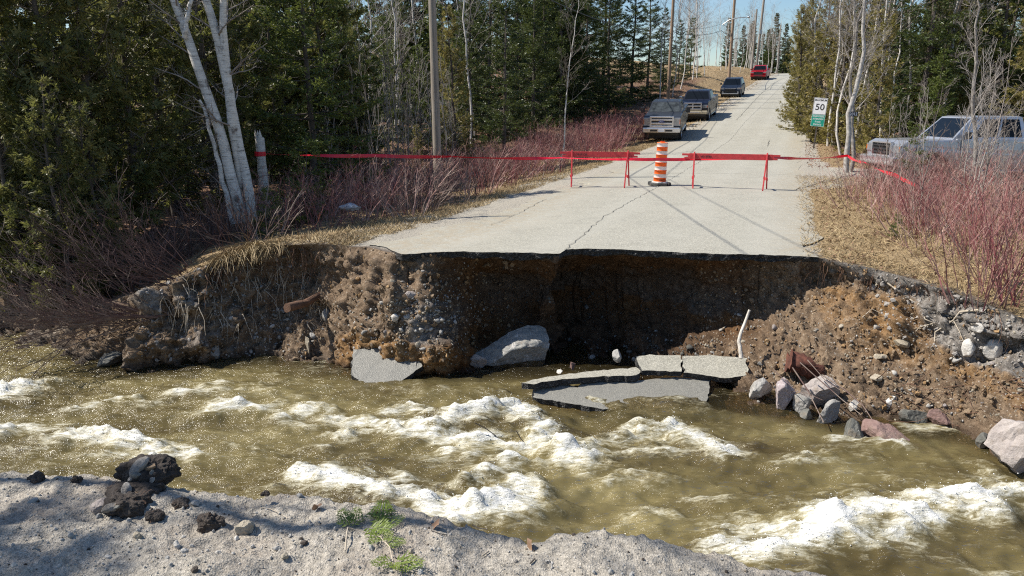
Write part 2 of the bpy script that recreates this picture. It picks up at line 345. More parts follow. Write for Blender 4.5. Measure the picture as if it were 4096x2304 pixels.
def bank_mat():
    m, nt, b, o = new_mat('bank_soil'); co = objco(nt)
    n1 = noise(nt, co, 1.4, 5, 0.65); n2 = noise(nt, co, 11.0, 6, 0.75); n3 = noise(nt, co, 55.0, 4, 0.7)
    ora = ramp(nt, n2, [(0.3, (0.10, 0.052, 0.020)), (0.5, (0.235, 0.135, 0.058)), (0.7, (0.38, 0.25, 0.13))])
    brn = ramp(nt, n2, [(0.3, (0.075, 0.05, 0.03)), (0.5, (0.185, 0.13, 0.085)), (0.72, (0.32, 0.245, 0.17))])
    gry = ramp(nt, n2, [(0.3, (0.07, 0.062, 0.054)), (0.5, (0.20, 0.18, 0.16)), (0.7, (0.38, 0.355, 0.33))])
    f1 = ramp(nt, math_(nt, 'ADD', attr(nt, 'orange'), math_(nt, 'MULTIPLY', math_(nt, 'SUBTRACT', n1, 0.5), 1.2)), [(0.35, (0, 0, 0)), (0.65, (1, 1, 1))])
    f2 = ramp(nt, math_(nt, 'ADD', attr(nt, 'grey'), math_(nt, 'MULTIPLY', math_(nt, 'SUBTRACT', n1, 0.5), 1.0)), [(0.4, (0, 0, 0)), (0.65, (1, 1, 1))])
    c = mixc(nt, f1, brn, ora); c = mixc(nt, f2, c, gry)
    v = vor(nt, mapping(nt, co, (1, 1, 1.5)), 30.0, out='Color'); sp = nt.nodes.new('ShaderNodeSeparateColor'); nt.links.new(v, sp.inputs[0])
    peb = ramp(nt, sp.outputs[0], [(0.86, (0, 0, 0)), (0.9, (1, 1, 1))])
    pd = ramp(nt, vor(nt, mapping(nt, co, (1, 1, 1.5)), 30.0), [(0.28, (1, 1, 1)), (0.40, (0, 0, 0))])
    c = mixc(nt, mixc(nt, 1.0, peb, pd, 'MULTIPLY'), c, (0.40, 0.35, 0.29))
    mo = attr(nt, 'moist_shade'); c = mixc(nt, mo, c, mixc(nt, 1.0, c, (0.50, 0.42, 0.36), 'MULTIPLY'))  # moist cut soil, darkened further to paint in its deep shade
    w = attr(nt, 'wet'); c = mixc(nt, w, c, mixc(nt, 1.0, c, (0.42, 0.38, 0.34), 'MULTIPLY'))
    nt.links.new(c, b.inputs['Base Color'])
    nt.links.new(ramp(nt, w, [(0, (0.95, 0.95, 0.95)), (1, (0.4, 0.4, 0.4))]), b.inputs['Roughness']); b.inputs['Specular IOR Level'].default_value = 0.25
    p = bump(nt, b, n2, 0.9, 0.05); p = bump(nt, b, n3, 0.7, 0.012, p)
bank_mat()
def nearbank_mat():
    m, nt, b, o = new_mat('near_gravel'); co = objco(nt)
    n1 = noise(nt, co, 1.6, 5, 0.6); n2 = noise(nt, co, 26.0, 6, 0.7)
    v = vor(nt, co, 120.0, out='Color'); sp = nt.nodes.new('ShaderNodeSeparateColor'); nt.links.new(v, sp.inputs[0])
    c = ramp(nt, sp.outputs[0], [(0, (0.22, 0.215, 0.205)), (0.5, (0.40, 0.385, 0.36)), (1, (0.60, 0.58, 0.545))])
    c = mixc(nt, 0.45, c, ramp(nt, n2, [(0.3, (0.16, 0.15, 0.135)), (0.52, (0.36, 0.345, 0.32)), (0.75, (0.52, 0.50, 0.465))]))
    c = mixc(nt, ramp(nt, n1, [(0.5, (0, 0, 0)), (0.72, (0.6, 0.6, 0.6))]), c, (0.25, 0.20, 0.17)); c = mixc(nt, 1.0, c, (0.97, 0.92, 0.84), 'MULTIPLY')
    nt.links.new(c, b.inputs['Base Color']); b.inputs['Roughness'].default_value = 0.95; b.inputs['Specular IOR Level'].default_value = 0.2
    p = bump(nt, b, n2, 0.9, 0.02); p = bump(nt, b, vor(nt, co, 120.0), 0.7, 0.006, p)
nearbank_mat()
def stone(name, cols, vein=False, scale=3.0):
    m, nt, b, o = new_mat(name); oi = nt.nodes.new('ShaderNodeObjectInfo'); co = objco(nt)
    n1 = noise(nt, co, scale, 6, 0.7); n2 = noise(nt, co, scale*9, 5, 0.75)
    f = math_(nt, 'ADD', math_(nt, 'MULTIPLY', n1, 0.6), math_(nt, 'MULTIPLY', n2, 0.4))
    f = math_(nt, 'ADD', f, math_(nt, 'MULTIPLY', math_(nt, 'SUBTRACT', oi.outputs['Random'], 0.5), 0.2))
    c = ramp(nt, f, [(0.3, cols[0]), (0.5, cols[1]), (0.72, cols[2])])
    mud = noise(nt, co, scale*2.3, 5, 0.75); c = mixc(nt, ramp(nt, mud, [(0.52, (0, 0, 0)), (0.66, (0.6, 0.6, 0.6))]), c, (0.17, 0.125, 0.085)) if name.startswith('rock') else c
    if vein:
        w = noise(nt, mapping(nt, co, (1.0, 1.0, 0.35)), scale*1.4, 3, 0.5, 0.6); vv = ramp(nt, math_(nt, 'ABSOLUTE', math_(nt, 'SUBTRACT', w, 0.5)), [(0.003, (0.6, 0.6, 0.6)), (0.010, (0, 0, 0))])
        c = mixc(nt, vv, c, (0.62, 0.58, 0.56))
    nt.links.new(c, b.inputs['Base Color']); b.inputs['Roughness'].default_value = 0.85
    p = bump(nt, b, n1, 0.5, 0.05); bump(nt, b, n2, 0.7, 0.02, p)
stone('rock_grey', ((0.17, 0.165, 0.155), (0.33, 0.32, 0.30), (0.50, 0.485, 0.455)))
stone('rock_slate', ((0.13, 0.132, 0.125), (0.25, 0.25, 0.235), (0.36, 0.355, 0.335)), True)
stone('rock_light', ((0.30, 0.28, 0.25), (0.50, 0.475, 0.435), (0.68, 0.655, 0.61)))
stone('rock_purple', ((0.20, 0.165, 0.17), (0.35, 0.295, 0.30), (0.48, 0.43, 0.43)), True)
stone('rock_pink', ((0.19, 0.16, 0.15), (0.34, 0.30, 0.28), (0.48, 0.44, 0.415)))
stone('rock_red', ((0.11, 0.065, 0.055), (0.20, 0.125, 0.11), (0.30, 0.215, 0.19)))
stone('rock_dark', ((0.06, 0.062, 0.055), (0.125, 0.125, 0.112), (0.21, 0.205, 0.185)))
stone('rock_tan', ((0.22, 0.185, 0.13), (0.38, 0.335, 0.26), (0.52, 0.47, 0.39)))
stone('clod', ((0.022, 0.016, 0.013), (0.058, 0.044, 0.035), (0.13, 0.105, 0.085)), scale=9.0)
stone('crumb_brown', ((0.07, 0.045, 0.025), (0.17, 0.115, 0.07), (0.30, 0.22, 0.14)), scale=4.0)
stone('crumb_grey', ((0.08, 0.072, 0.062), (0.23, 0.21, 0.19), (0.42, 0.395, 0.365)), scale=4.0)
stone('crumb_orange', ((0.11, 0.06, 0.025), (0.24, 0.14, 0.06), (0.37, 0.25, 0.13)), scale=4.0)
simple('root_brown', (0.12, 0.065, 0.04), 0.9, var=0.3, bmp=0.8)
simple('root_pale', (0.42, 0.36, 0.28), 0.85, var=0.2, bmp=0.5)
simple('rot_wood', (0.10, 0.035, 0.022), 0.9, var=0.35, scale=12, bmp=1.0, bscale=30)
simple('drift_white', (0.55, 0.51, 0.45), 0.85, var=0.15, bmp=0.6)
def water_mat():
    m, nt, b, o = new_mat('water'); co = objco(nt)
    big = noise(nt, mapping(nt, co, (0.45, 1.0, 1)), 0.9, 4, 0.6)
    c = ramp(nt, big, [(0.3, (0.052, 0.038, 0.016)), (0.5, (0.115, 0.092, 0.038)), (0.7, (0.21, 0.175, 0.080))])
    r1 = noise(nt, mapping(nt, co, (0.38, 1.0, 1)), 5.5, 5, 0.62, 0.6); r2 = noise(nt, mapping(nt, co, (0.6, 1.0, 1)), 28.0, 3, 0.6, 0.5)
    p = bump(nt, b, r1, 1.0, 0.085); nsock = bump(nt, b, r2, 0.6, 0.035, p)
    df = nt.nodes.new('ShaderNodeBsdfDiffuse'); nt.links.new(c, df.inputs[0])
    tr = nt.nodes.new('ShaderNodeBsdfTransparent'); tr.inputs[0].default_value = (0.90, 0.80, 0.58, 1)
    body = nt.nodes.new('ShaderNodeMixShader'); nt.links.new(attr(nt, 'clear'), body.inputs[0]); nt.links.new(df.outputs[0], body.inputs[1]); nt.links.new(tr.outputs[0], body.inputs[2])
    gl = nt.nodes.new('ShaderNodeBsdfGlossy'); gl.inputs['Roughness'].default_value = 0.16
    fr = nt.nodes.new('ShaderNodeFresnel'); fr.inputs['IOR'].default_value = 1.33
    nt.links.new(nsock, gl.inputs['Normal']); nt.links.new(nsock, fr.inputs['Normal'])
    x = nt.nodes.new('ShaderNodeMixShader'); nt.links.new(fr.outputs[0], x.inputs[0]); nt.links.new(body.outputs[0], x.inputs[1]); nt.links.new(gl.outputs[0], x.inputs[2])
    # foam: aerated water, white and rough
    fb = nt.nodes.new('ShaderNodeBsdfPrincipled'); fb.inputs['Roughness'].default_value = 0.5
    rot = nt.nodes.new('ShaderNodeMapping'); rot.inputs['Rotation'].default_value = (0, 0, 0.16); rot.inputs['Scale'].default_value = (0.34, 1.0, 1); nt.links.new(co, rot.inputs[0]); fl = rot.outputs[0]
    def ridge(s, d, dist, w): return math_(nt, 'SUBTRACT', 1.0, math_(nt, 'MULTIPLY', math_(nt, 'ABSOLUTE', math_(nt, 'SUBTRACT', noise(nt, fl, s, d, 0.62, dist), 0.5)), w), True)
    v1 = ridge(3.0, 6, 1.1, 6.5); v2 = ridge(9.0, 5, 0.9, 5.5); f2 = noise(nt, fl, 34.0, 4, 0.75, 0.6); f0 = noise(nt, fl, 1.7, 4, 0.6, 0.6)
    ve = math_(nt, 'ADD', math_(nt, 'ADD', math_(nt, 'MULTIPLY', v1, 0.42), math_(nt, 'MULTIPLY', v2, 0.36)), math_(nt, 'MULTIPLY', math_(nt, 'SUBTRACT', f2, 0.42), 0.85))
    ve = math_(nt, 'ADD', ve, math_(nt, 'MULTIPLY', math_(nt, 'SUBTRACT', f0, 0.5), 0.9))
    fm = math_(nt, 'ADD', math_(nt, 'MULTIPLY', ve, 0.85), math_(nt, 'SUBTRACT', math_(nt, 'MULTIPLY', attr(nt, 'foam'), 0.80), 0.70))
    fac = ramp(nt, fm, [(0.0, (0, 0, 0)), (0.16, (0.22, 0.22, 0.22)), (0.36, (0.54, 0.54, 0.54)), (0.66, (0.90, 0.90, 0.90))])
    nt.links.new(ramp(nt, fm, [(0.0, (0.36, 0.30, 0.16)), (0.25, (0.58, 0.54, 0.38)), (0.5, (0.74, 0.73, 0.64)), (0.75, (0.84, 0.84, 0.81))]), fb.inputs['Base Color'])
    bp = nt.nodes.new('ShaderNodeBump'); bp.inputs['Strength'].default_value = 0.8; bp.inputs['Distance'].default_value = 0.03; nt.links.new(f2, bp.inputs['Height'])
    nt.links.new(bp.outputs[0], fb.inputs['Normal'])
    y = nt.nodes.new('ShaderNodeMixShader'); nt.links.new(fac, y.inputs[0]); nt.links.new(x.outputs[0], y.inputs[1]); nt.links.new(fb.outputs[0], y.inputs[2])
    nt.links.new(y.outputs[0], o.inputs[0])
water_mat()
simple('foam_drop', (0.85, 0.85, 0.82), 0.3, var=0.03)
simple('silt', (0.17, 0.115, 0.05), 0.9, var=0.3, bmp=0.6, bscale=20)
simple('paint_red', (0.52, 0.040, 0.045), 0.55, var=0.16, scale=9, bmp=0.2)
simple('tape_red', (0.70, 0.012, 0.035), 0.4, var=0.12, scale=14)
simple('orange', (0.90, 0.13, 0.008), 0.4, var=0.06)
simple('reflect_white', (0.80, 0.78, 0.77), 0.35, var=0.04)
simple('rubber', (0.028, 0.028, 0.03), 0.75, var=0.3, bmp=0.3)
simple('concrete_dust', (0.50, 0.48, 0.45), 0.9, var=0.1)
simple('ink', (0.02, 0.018, 0.02), 0.6)
simple('sign_white', (0.75, 0.755, 0.78), 0.4, var=0.05)
simple('sign_green', (0.0, 0.27, 0.19), 0.4, var=0.06)
simple('steel_post', (0.10, 0.085, 0.075), 0.6, 0.6, var=0.3)
simple('galv', (0.42, 0.43, 0.44), 0.4, 0.8, var=0.1)
simple('wire_black', (0.03, 0.03, 0.03), 0.6)
def car(name, col, rough=0.38, metal=0.1):
    m = simple(name, col, rough, metal, var=0.05, scale=2.0, coat=0.15, spec=0.3)
car('paint_grey', (0.028, 0.033, 0.043)); car('paint_navy', (0.006, 0.010, 0.026)); car('paint_tan', (0.42, 0.37, 0.27)); car('paint_blue', (0.010, 0.017, 0.034))
car('paint_crimson', (0.30, 0.006, 0.014)); car('paint_silver', (0.42, 0.44, 0.48), 0.3, 0.6)
simple('glass_dark', (0.006, 0.008, 0.011), 0.10, var=0.1, spec=0.18)
simple('glass_pale', (0.045, 0.052, 0.056), 0.10, var=0.5, scale=3, spec=0.25)
simple('chrome', (0.62, 0.62, 0.64), 0.22, 0.7, var=0.03)
simple('black_plastic', (0.02, 0.02, 0.022), 0.5)
simple('lamp_glass', (0.30, 0.31, 0.33), 0.1, 0.3, var=0.15, coat=1.0)
simple('plate_white', (0.65, 0.66, 0.70), 0.4)
simple('badge_blue', (0.015, 0.03, 0.13), 0.3)
simple('amber', (0.75, 0.16, 0.01), 0.2)
simple('bag_plastic', (0.34, 0.35, 0.38), 0.35, var=0.25, scale=10)

# lettering, made once
def text_mesh(name, body, size, mat, squeeze=1.0):
    cu = bpy.data.curves.new('t', 'FONT'); cu.body = body; cu.size = size; cu.align_x = 'CENTER'; cu.align_y = 'CENTER'; cu.extrude = 0.0015; cu.offset = size*0.012
    cu.resolution_u = 3
    o = bpy.data.objects.new('t', cu); COL.objects.link(o); dg = bpy.context.evaluated_depsgraph_get()
    me = bpy.data.meshes.new_from_object(o.evaluated_get(dg)); bpy.data.objects.remove(o); bpy.data.curves.remove(cu)
    for v in me.vertices: v.co.x *= squeeze
    me.name = name; me.materials.clear(); me.materials.append(MAT[mat]); return me
TXT = {
    'max': text_mesh('lettering', 'MAXIMUM', 0.125, 'ink', 0.9), '50': text_mesh('lettering', '50', 0.40, 'ink', 1.05),
    'r1': text_mesh('lettering', 'RALENTISSEZ', 0.105, 'sign_white', 0.80), 'r2': text_mesh('lettering', 'ATTENTION', 0.105, 'sign_white', 0.8),
    'r3': text_mesh('lettering', '\u00c0 NOS', 0.105, 'sign_white', 0.8), 'r4': text_mesh('lettering', 'ENFANTS', 0.105, 'sign_white', 0.8),
    'num': text_mesh('lettering', '2012', 0.13, 'sign_white', 0.95), 'ville': text_mesh('lettering', 'VILLE CH', 0.062, 'ink', 1.0),
    'vrail': text_mesh('lettering', 'VILLE CH', 0.07, 'ink', 1.0), 'ford': text_mesh('lettering', 'Ford', 0.075, 'plate_white', 1.0)}
def put_text(key, parent, loc, rot=(math.pi/2, 0, 0)):
    o = link('lettering', TXT[key], parent); o.location = loc; o.rotation_euler = rot; return o
# ------------------------------------------------------------------ the lie of the land
WATER_Z = -1.75
KS = (CAM_Z-WATER_Z)/3.6        # the stream was first surveyed at -1.5; KS scales those sights to the true level
def zs(z): return CAM_Z-(CAM_Z-z)*KS
road_cx = spline([-20, 0, 11, 21.5, 35, 70, 100, 120, 150, 400], [-9.8, -2.6, 1.4, 5.2, 10.1, 23.8, 35.8, 44.5, 60, 200])
road_z = spline([-20, 11, 20, 30, 41, 50, 70, 100, 118, 130, 150, 400], [0.05, 0, 0.05, 0.12, 0.40, 1.15, 2.95, 5.65, 7.2, 7.75, 7.9, 5])
# stations of the washed-out bank: lip x, y, z, toe x, y and how far the face has moved from lip to toe at 1/5 .. 4/5 of its height
ST = [(-30, 20.0, -1.4, -30.5, 19.0, .2, .4, .6, .8), (-14, 14.9, -1.4, -14.3, 13.6, .2, .4, .6, .8), (-9, 13.4, -1.35, -9.2, 12.0, .2, .4, .6, .8), (-7, 12.5, -1.15, -7.2, 11.2, .1, .3, .5, .8),
      (-6.0, 11.95, -.80, -6.2, 10.45, .35, .6, .78, .92), (-5.2, 11.45, -.48, -5.35, 10.1, .40, .66, .82, .94), (-4.75, 11.6, -.28, -4.75, 10.2, .30, .5, .68, .86),
      (-4.25, 11.85, -.10, -4.3, 10.5, -.30, -.25, .15, .5), (-3.6, 11.95, -.04, -3.6, 10.5, -.35, -.35, .05, .45), (-2.9, 11.85, -.03, -3.0, 10.4, -.10, .05, .25, .6),
      (-2.25, 11.55, -.03, -2.35, 10.05, .30, .50, .66, .86), (-1.75, 11.2, -.04, -1.7, 9.9, .34, .58, .74, .9), (-1.45, 11.08, -.05, -1.1, 9.85, .28, .55, .76, .92),
      (-1.05, 11.02, -.05, -.75, 9.8, .12, .42, .70, .92), (-.72, 11.02, -.05, -.40, 9.95, -.15, .12, .50, .88), (-.3, 11.0, -.05, -.2, 10.12, -.45, -.6, -.6, .0), (.9, 11.0, -.05, .9, 10.15, -.5, -.75, -.85, -.2),
      (1.9, 10.98, -.05, 1.9, 9.75, -.30, -.45, -.40, .2), (2.9, 10.96, -.05, 2.99, 8.92, -.18, -.26, -.15, .35), (3.8, 10.94, -.05, 3.40, 8.59, -.12, -.12, .2, .6), (4.45, 10.9, -.05, 3.86, 8.29, -.02, .1, .38, .68),
      (5.0, 10.35, -.08, 4.53, 8.14, .02, .22, .45, .72), (5.45, 9.75, -.15, 4.95, 7.95, .0, .2, .45, .72), (5.8, 9.2, -.24, 5.18, 7.67, -.12, .10, .42, .72), (6.2, 8.6, -.38, 5.15, 7.16, -.15, .05, .4, .7),
      (6.8, 7.7, -.5, 5.4, 6.5, -.1, .1, .4, .7), (8.2, 6.3, -.6, 6.4, 5.0, 0, .2, .45, .7), (11, 4, -.6, 9.5, 2.4, .2, .4, .6, .8), (17, 0, -.6, 15, -1.6, .2, .4, .6, .8), (40, -12, -.6, 38, -13.6, .2, .4, .6, .8)]
STA = np.array(ST, float); STA[:, 3:5] *= KS
LX = STA[:, 0]
edge_px = [(1480, 972), (1545, 985), (1580, 1003), (1605, 1012), (1700, 1008), (1830, 1003), (1960, 1006), (2120, 1010), (2238, 1015), (2262, 996), (2350, 994), (2480, 996), (2600, 1003), (2720, 1008), (2900, 1013), (3050, 1015), (3180, 1017), (3275, 1020)]
ew = [at_z(a, b, 0.0) for a, b in edge_px]; ex = np.array([p.x for p in ew]); ey = np.array([p.y for p in ew])
def lip_base(x):
    w_ = sstep(-1.75, -1.5, x)*sstep(4.75, 4.4, x)
    return np.interp(x, LX, STA[:, 1])*(1-w_)+(np.interp(x, ex, ey)+.085)*w_
def lip_y(x): return lip_base(np.asarray(x, float)) + 0.05*vnoise(np.stack([np.asarray(x)*3.1, np.asarray(x)*0, np.asarray(x)*0], -1), 3) + 0.025*vnoise(np.stack([np.asarray(x)*11, np.asarray(x)*0, np.asarray(x)*0+2], -1), 4)
def lip_z(x): return np.interp(x, LX, STA[:, 2])
def off_road(x, y): return (np.asarray(x)-road_cx(y))*0.937
_lo = [-90, -40, -16, -11, -8, -6.2, -4.9, -4.0, -3.2, -2.85, -2.5, 2.5, 2.85, 3.2, 4.2, 5.8, 8, 14, 30, 60]
_lz = [1.2, 0.6, -.15, -.3, -.42, -.40, -.22, -.10, -.04, -.036, -.09, -.09, -.036, -.03, -.05, -.14, -.10, 0, .5, 1.5]
def gz(x, y):
    x = np.asarray(x, float); y = np.asarray(y, float); o = off_road(x, y)
    z = road_z(y) + np.interp(o, _lo, _lz)
    z = z + sstep(60, 82, y)*sstep(-3.6, -9, o)*1.25                                  # the field beside the upper road stands higher
    z = z + sstep(20, 60, y)*sstep(-14, -40, o)*1.0
    n = fbm(np.stack([x*0.35, y*0.35, x*0], -1), 3, 9)*0.10*sstep(3.3, 6.5, np.abs(o))
    z = z + n
    k = sstep(0.0, 3.2, y-lip_y(x)); side = 1-sstep(2.7, 2.2, -o)*sstep(2.9, 2.6, o)
    zl = lip_z(x)
    out = np.where((x > -3.6) & (x < 4.6), z*1.0, zl*(1-k)+z*k)
    m = sstep(-4.4, -3.2, x)*sstep(5.2, 4.2, x)
    zn = np.minimum(z, zl*(1-k)+z*k)
    return np.where((x > -3.2) & (x < 4.2), zl*(1-k)+z*k, zl*(1-k)+z*k)
def gzf(x, y): return float(gz(np.array([x]), np.array([y]))[0])

# ---- far ground, one sheet from the lip of the washout to the horizon
xs = np.concatenate([np.arange(-400, -60, 34), np.arange(-60, -14, 1.5), np.arange(-14, -7, .25), np.arange(-7, 8, .06), np.arange(8, 17, .12), np.arange(17, 60, .4), np.arange(60, 150, 3), np.arange(150, 500, 35)])
rho = np.concatenate([np.arange(0, 1.2, .05), np.arange(1.2, 6, .12), np.arange(6, 30, .35), np.arange(30, 130, 1.0), np.arange(130, 900, 40)])
GX, GR = np.meshgrid(xs, rho); GY = lip_y(GX)+GR; GZ = gz(GX, GY)
fine = sstep(60, 20, GY)*sstep(3.2, 4.0, np.abs(off_road(GX, GY)))
GZ = GZ + fine*(0.035*fbm(np.stack([GX*2.2, GY*2.2, GX*0], -1), 3, 21) + 0.012*vnoise(np.stack([GX*9, GY*9, GX*0], -1), 22))*sstep(0, .3, GR)
o_ = off_road(GX, GY)
drive = sstep(3.0, 3.6, o_)*sstep(20.6, 21.6, GY)*sstep(27.0, 25.0, GY)
gravel = np.clip(sstep(4.5, 3.4, np.abs(o_)) + sstep(-5.3, -4.3, o_)*sstep(-2.5, -3.5, o_)*sstep(34, 24, GY) + drive, 0, 1)
gravel = gravel*(1-0.85*sstep(2.7, 3.3, o_)*sstep(20.5, 19.5, GY))*(1-0.6*sstep(3.3, 4.0, o_)*sstep(28, 30, GY))
forest = np.clip(np.maximum(sstep(-6.0, -9.5, o_), sstep(7.5, 10.5, o_))*sstep(110, 70, GY) + sstep(3.4, 5, o_)*sstep(27, 32, GY)*0.75, 0, 1)*(1-drive)
soil = sstep(.35, 0, GR)*np.where((GX < -1.6) | (GX > 4.4), 1, 0) + sstep(5.1, 5.6, GX)*sstep(1.0, .2, GR)*.7
mb = MB().add(np.stack([GX, GY, GZ], -1), grid_faces(*GX.shape))
ground = mb.build('ground', MAT['ground'], None, True, {'gravel': gravel.ravel(), 'forest': forest.ravel(), 'soil': np.clip(soil, 0, 1).ravel()})
tag(ground, 'brown spring ground with dry grass, leaf litter and gravel beyond the washout', None, None, 'structure')

# ---- the eroded bank under the lip
us = np.concatenate([np.arange(-30, -9, .5), np.arange(-9, 8.5, .026), np.arange(8.5, 40, .5)])
vs = np.linspace(0, 1, 78)
def st(col, u): return np.interp(u, LX, STA[:, col])
def smooth_st(col, u):
    return (st(col, u-.22)+2*st(col, u)+st(col, u+.22))/4
lipx, lipy, lipz = us, lip_y(us), lip_z(us)
toex, toey = smooth_st(3, us), smooth_st(4, us)
qs = np.stack([np.zeros_like(us)]+[smooth_st(c, us) for c in (5, 6, 7, 8)]+[np.ones_like(us), np.ones_like(us)*1.35], 1)
vk = np.array([0, .2, .4, .6, .8, 1.0, 1.2])/1.2
Q = np.zeros((len(vs), len(us)))
for j in range(len(us)): Q[:, j] = np.interp(vs, vk, qs[j])
kern = np.hanning(11); kern /= kern.sum(); Qp = np.pad(Q, ((5, 5), (0, 0)), mode='reflect', reflect_type='odd')
Q = np.stack([np.convolve(Qp[:, j], kern, 'valid') for j in range(len(us))], 1); Q[0] = 0
under = .62*sstep(-1.0, -.2, lipx)*sstep(3.6, 2.4, lipx)
BX = lipx+(toex-lipx)*Q; BY = lipy+(toey-lipy)*Q+under[None, :]*(sstep(.03, .35, vs)*sstep(1.0, .72, vs))[:, None]
ztoe = WATER_Z-.05
BZ = lipz + (ztoe-lipz)*(vs[:, None]*1.2)
BP = np.stack([BX, BY, BZ], -1)
du = np.gradient(BP, axis=1); dv = np.gradient(BP, axis=0); BN = unit(np.cross(du, dv))
if BN[10, len(us)//2, 1] > 0: BN = -BN
G = BP.copy()
gul = fbm(np.stack([BX*2.6+BZ*.3, BZ*.7, BY*1.0], -1), 3, 31)            # gullies
lum = fbm(BP*3.6, 4, 33); fin = fbm(BP*15.0, 4, 35, .6); ter = vnoise(np.stack([BX*.6, BY*.6, BZ*9], -1), 37)
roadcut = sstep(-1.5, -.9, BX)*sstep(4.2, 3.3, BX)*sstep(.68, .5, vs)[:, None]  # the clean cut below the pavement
cave = np.exp(-((BX-1.35)/.8)**2-((BZ+1.2)/.38)**2)
amp = (1-.75*roadcut)
clump = np.maximum(0, vnoise(BP*np.array([5.5, 5.5, 6.5]), 41))**1.2
slump = sstep(-6.3, -5.6, BX)*sstep(-4.2, -4.8, BX); rslope = sstep(3.2, 4.2, BX)*sstep(.30, .45, vs)[:, None]; bt = sstep(-2.6, -2.1, BX)*sstep(-.7, -1.1, BX)
vroot = np.abs(vnoise(np.stack([BX*7.5+lum*.8, BY*3.0, BZ*1.1], -1), 47)); disp0 = slump*(.16*(1-vroot)-.06)
disp = disp0+amp*((.13+.07*bt)*gul*(1-.5*rslope)+(.10+.10*slump)*lum*(1-.55*rslope)*(1-.6*bt)+.12*bt*(.6-np.abs(vnoise(np.stack([BX*4.2+BZ*.8, BY*2, BZ*1.0], -1), 49)))+(.05+.10*slump)*clump*(1-.6*rslope)*(1-.7*bt))+.050*fin*(1-.5*roadcut)+.03*bt*vnoise(np.stack([BX*2, BY*2, BZ*14], -1), 43)+.025*ter - .28*cave - .06
butt = np.exp(-((BX+1.55)/.55)**2)*sstep(.15, .35, vs)[:, None]; disp = disp+.10*butt
rag = sstep(4.9, 5.6, BX)*sstep(.5, .3, vs)[:, None]; disp = disp+rag*(.12*clump+.10*lum)
disp = disp*sstep(0, .10, vs)[:, None]
BP = BP+BN*disp[..., None]
mid = sstep(.22, .4, vs)[:, None]*sstep(.72, .55, vs)[:, None]
grey = np.clip(sstep(-2.0, -1.2, BX)*sstep(-.3, -.9, BX)*mid*.75 + sstep(-3.0, -4.6, BX)*.30 + sstep(5.2, 5.7, BX)*sstep(.52, .3, vs)[:, None]*1.0 + sstep(4.2, 4.6, BX)*sstep(.16, .06, vs)[:, None], 0, 1)
zz = BZ+.10*lum; grey = np.maximum(grey, sstep(-.9, -.3, BX)*sstep(4.0, 3.2, BX)*sstep(-.42, -.55, zz)*sstep(-1.15, -.95, zz)*.62); grey = np.maximum(grey, sstep(-1.0, -.6, BX)*sstep(4.2, 3.8, BX)*sstep(-.17, -.12, zz)*.55)
grey = np.where(BX < -4.4, .12+.35*sstep(-.3, .3, lum), grey)
orange = np.clip(.12 + sstep(.50, .66, vs)[:, None]*sstep(-3.2, -2.2, BX)*sstep(.2, -.5, BX)*.95 + sstep(4.2, 4.7, BX)*sstep(.1, .2, vs)[:, None]*sstep(.65, .45, vs)[:, None]*.45 + roadcut*.35, 0, 1)
wet = np.clip(sstep(WATER_Z+.16, WATER_Z+.02, BP[..., 2]) + .0, 0, 1)
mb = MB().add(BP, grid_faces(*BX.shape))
bank = mb.build('eroded_bank', MAT['bank_soil'], None, True, {'moist_shade': np.clip(roadcut*1.0+sstep(-1.2, -.7, BX)*sstep(3.6, 2.6, BX), 0, 1).ravel(), 'grey': grey.ravel(), 'orange': orange.ravel(), 'wet': wet.ravel()})  # dark mask over the cut: moist tone plus painted shade
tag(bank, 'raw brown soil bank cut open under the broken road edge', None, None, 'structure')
def bvh_of(P, fc): return BVHTree.FromPolygons([tuple(p) for p in P.reshape(-1, 3)], [tuple(f) for f in fc.tolist()])
BANK_BVH = bvh_of(BP[::2, ::3], grid_faces(*BP[::2, ::3].shape[:2]))
def cast(px, py, tree):
    h, n, i, d = tree.ray_cast(CAM, pdir(px, py).normalized())
    if h is not None and n.y > 0: n = -n
    return h, n

# ---- stones in the bank: the larger ones single, the small ones together
rng = np.random.default_rng(5)
stone_me = []
for k in range(8):
    v, f = rock(300+k, (1, rng.uniform(.6, .9), rng.uniform(.4, .75)), 2, 7, .05); stone_me.append((v, f))
smesh = [[MB().add(v, f).mesh('stone', MAT[mn], k % 2 == 0) for k, (v, f) in enumerate(stone_me)] for mn in ('rock_tan', 'rock_grey', 'rock_light', 'rock_pink', 'rock_dark')]
def spot():
    r = rng.random()
    if r < .30: return rng.normal(1680, 130), rng.normal(1250, 70)
    if r < .42: return rng.uniform(1000, 1900), rng.uniform(1230, 1420)
    if r < .50: return rng.uniform(1900, 2900), rng.uniform(1170, 1400)
    if r < .72: return rng.uniform(2250, 2900), rng.normal(1400, 30)
    if r < .95: return rng.uniform(2900, 4090), rng.uniform(1250, 1680)
    return rng.uniform(640, 1300), rng.uniform(1150, 1430)
cnt = 0; small = MB()
while cnt < 300:
    px, py = spot(); h, n = cast(px, py, BANK_BVH)
    if h is None or h.z < WATER_Z-.05: continue
    s = float(np.clip(rng.lognormal(-2.95, .45), .03, .16)); k = int(rng.integers(8))
    mi = int(rng.choice([0, 0, 1, 1, 2, 3] if px < 1950 else [1, 4, 4, 4] if px < 2800 else [0, 0, 1, 2, 2, 3]))  # darker stone colours carry the shade of the cut
    o = link('stone', smesh[mi][k], bank); o.location = h+n*s*.05; o.scale = (s,)*3
    o.rotation_euler = (rng.normal()*.5, rng.normal()*.4, rng.uniform(0, 6.28)); cnt += 1
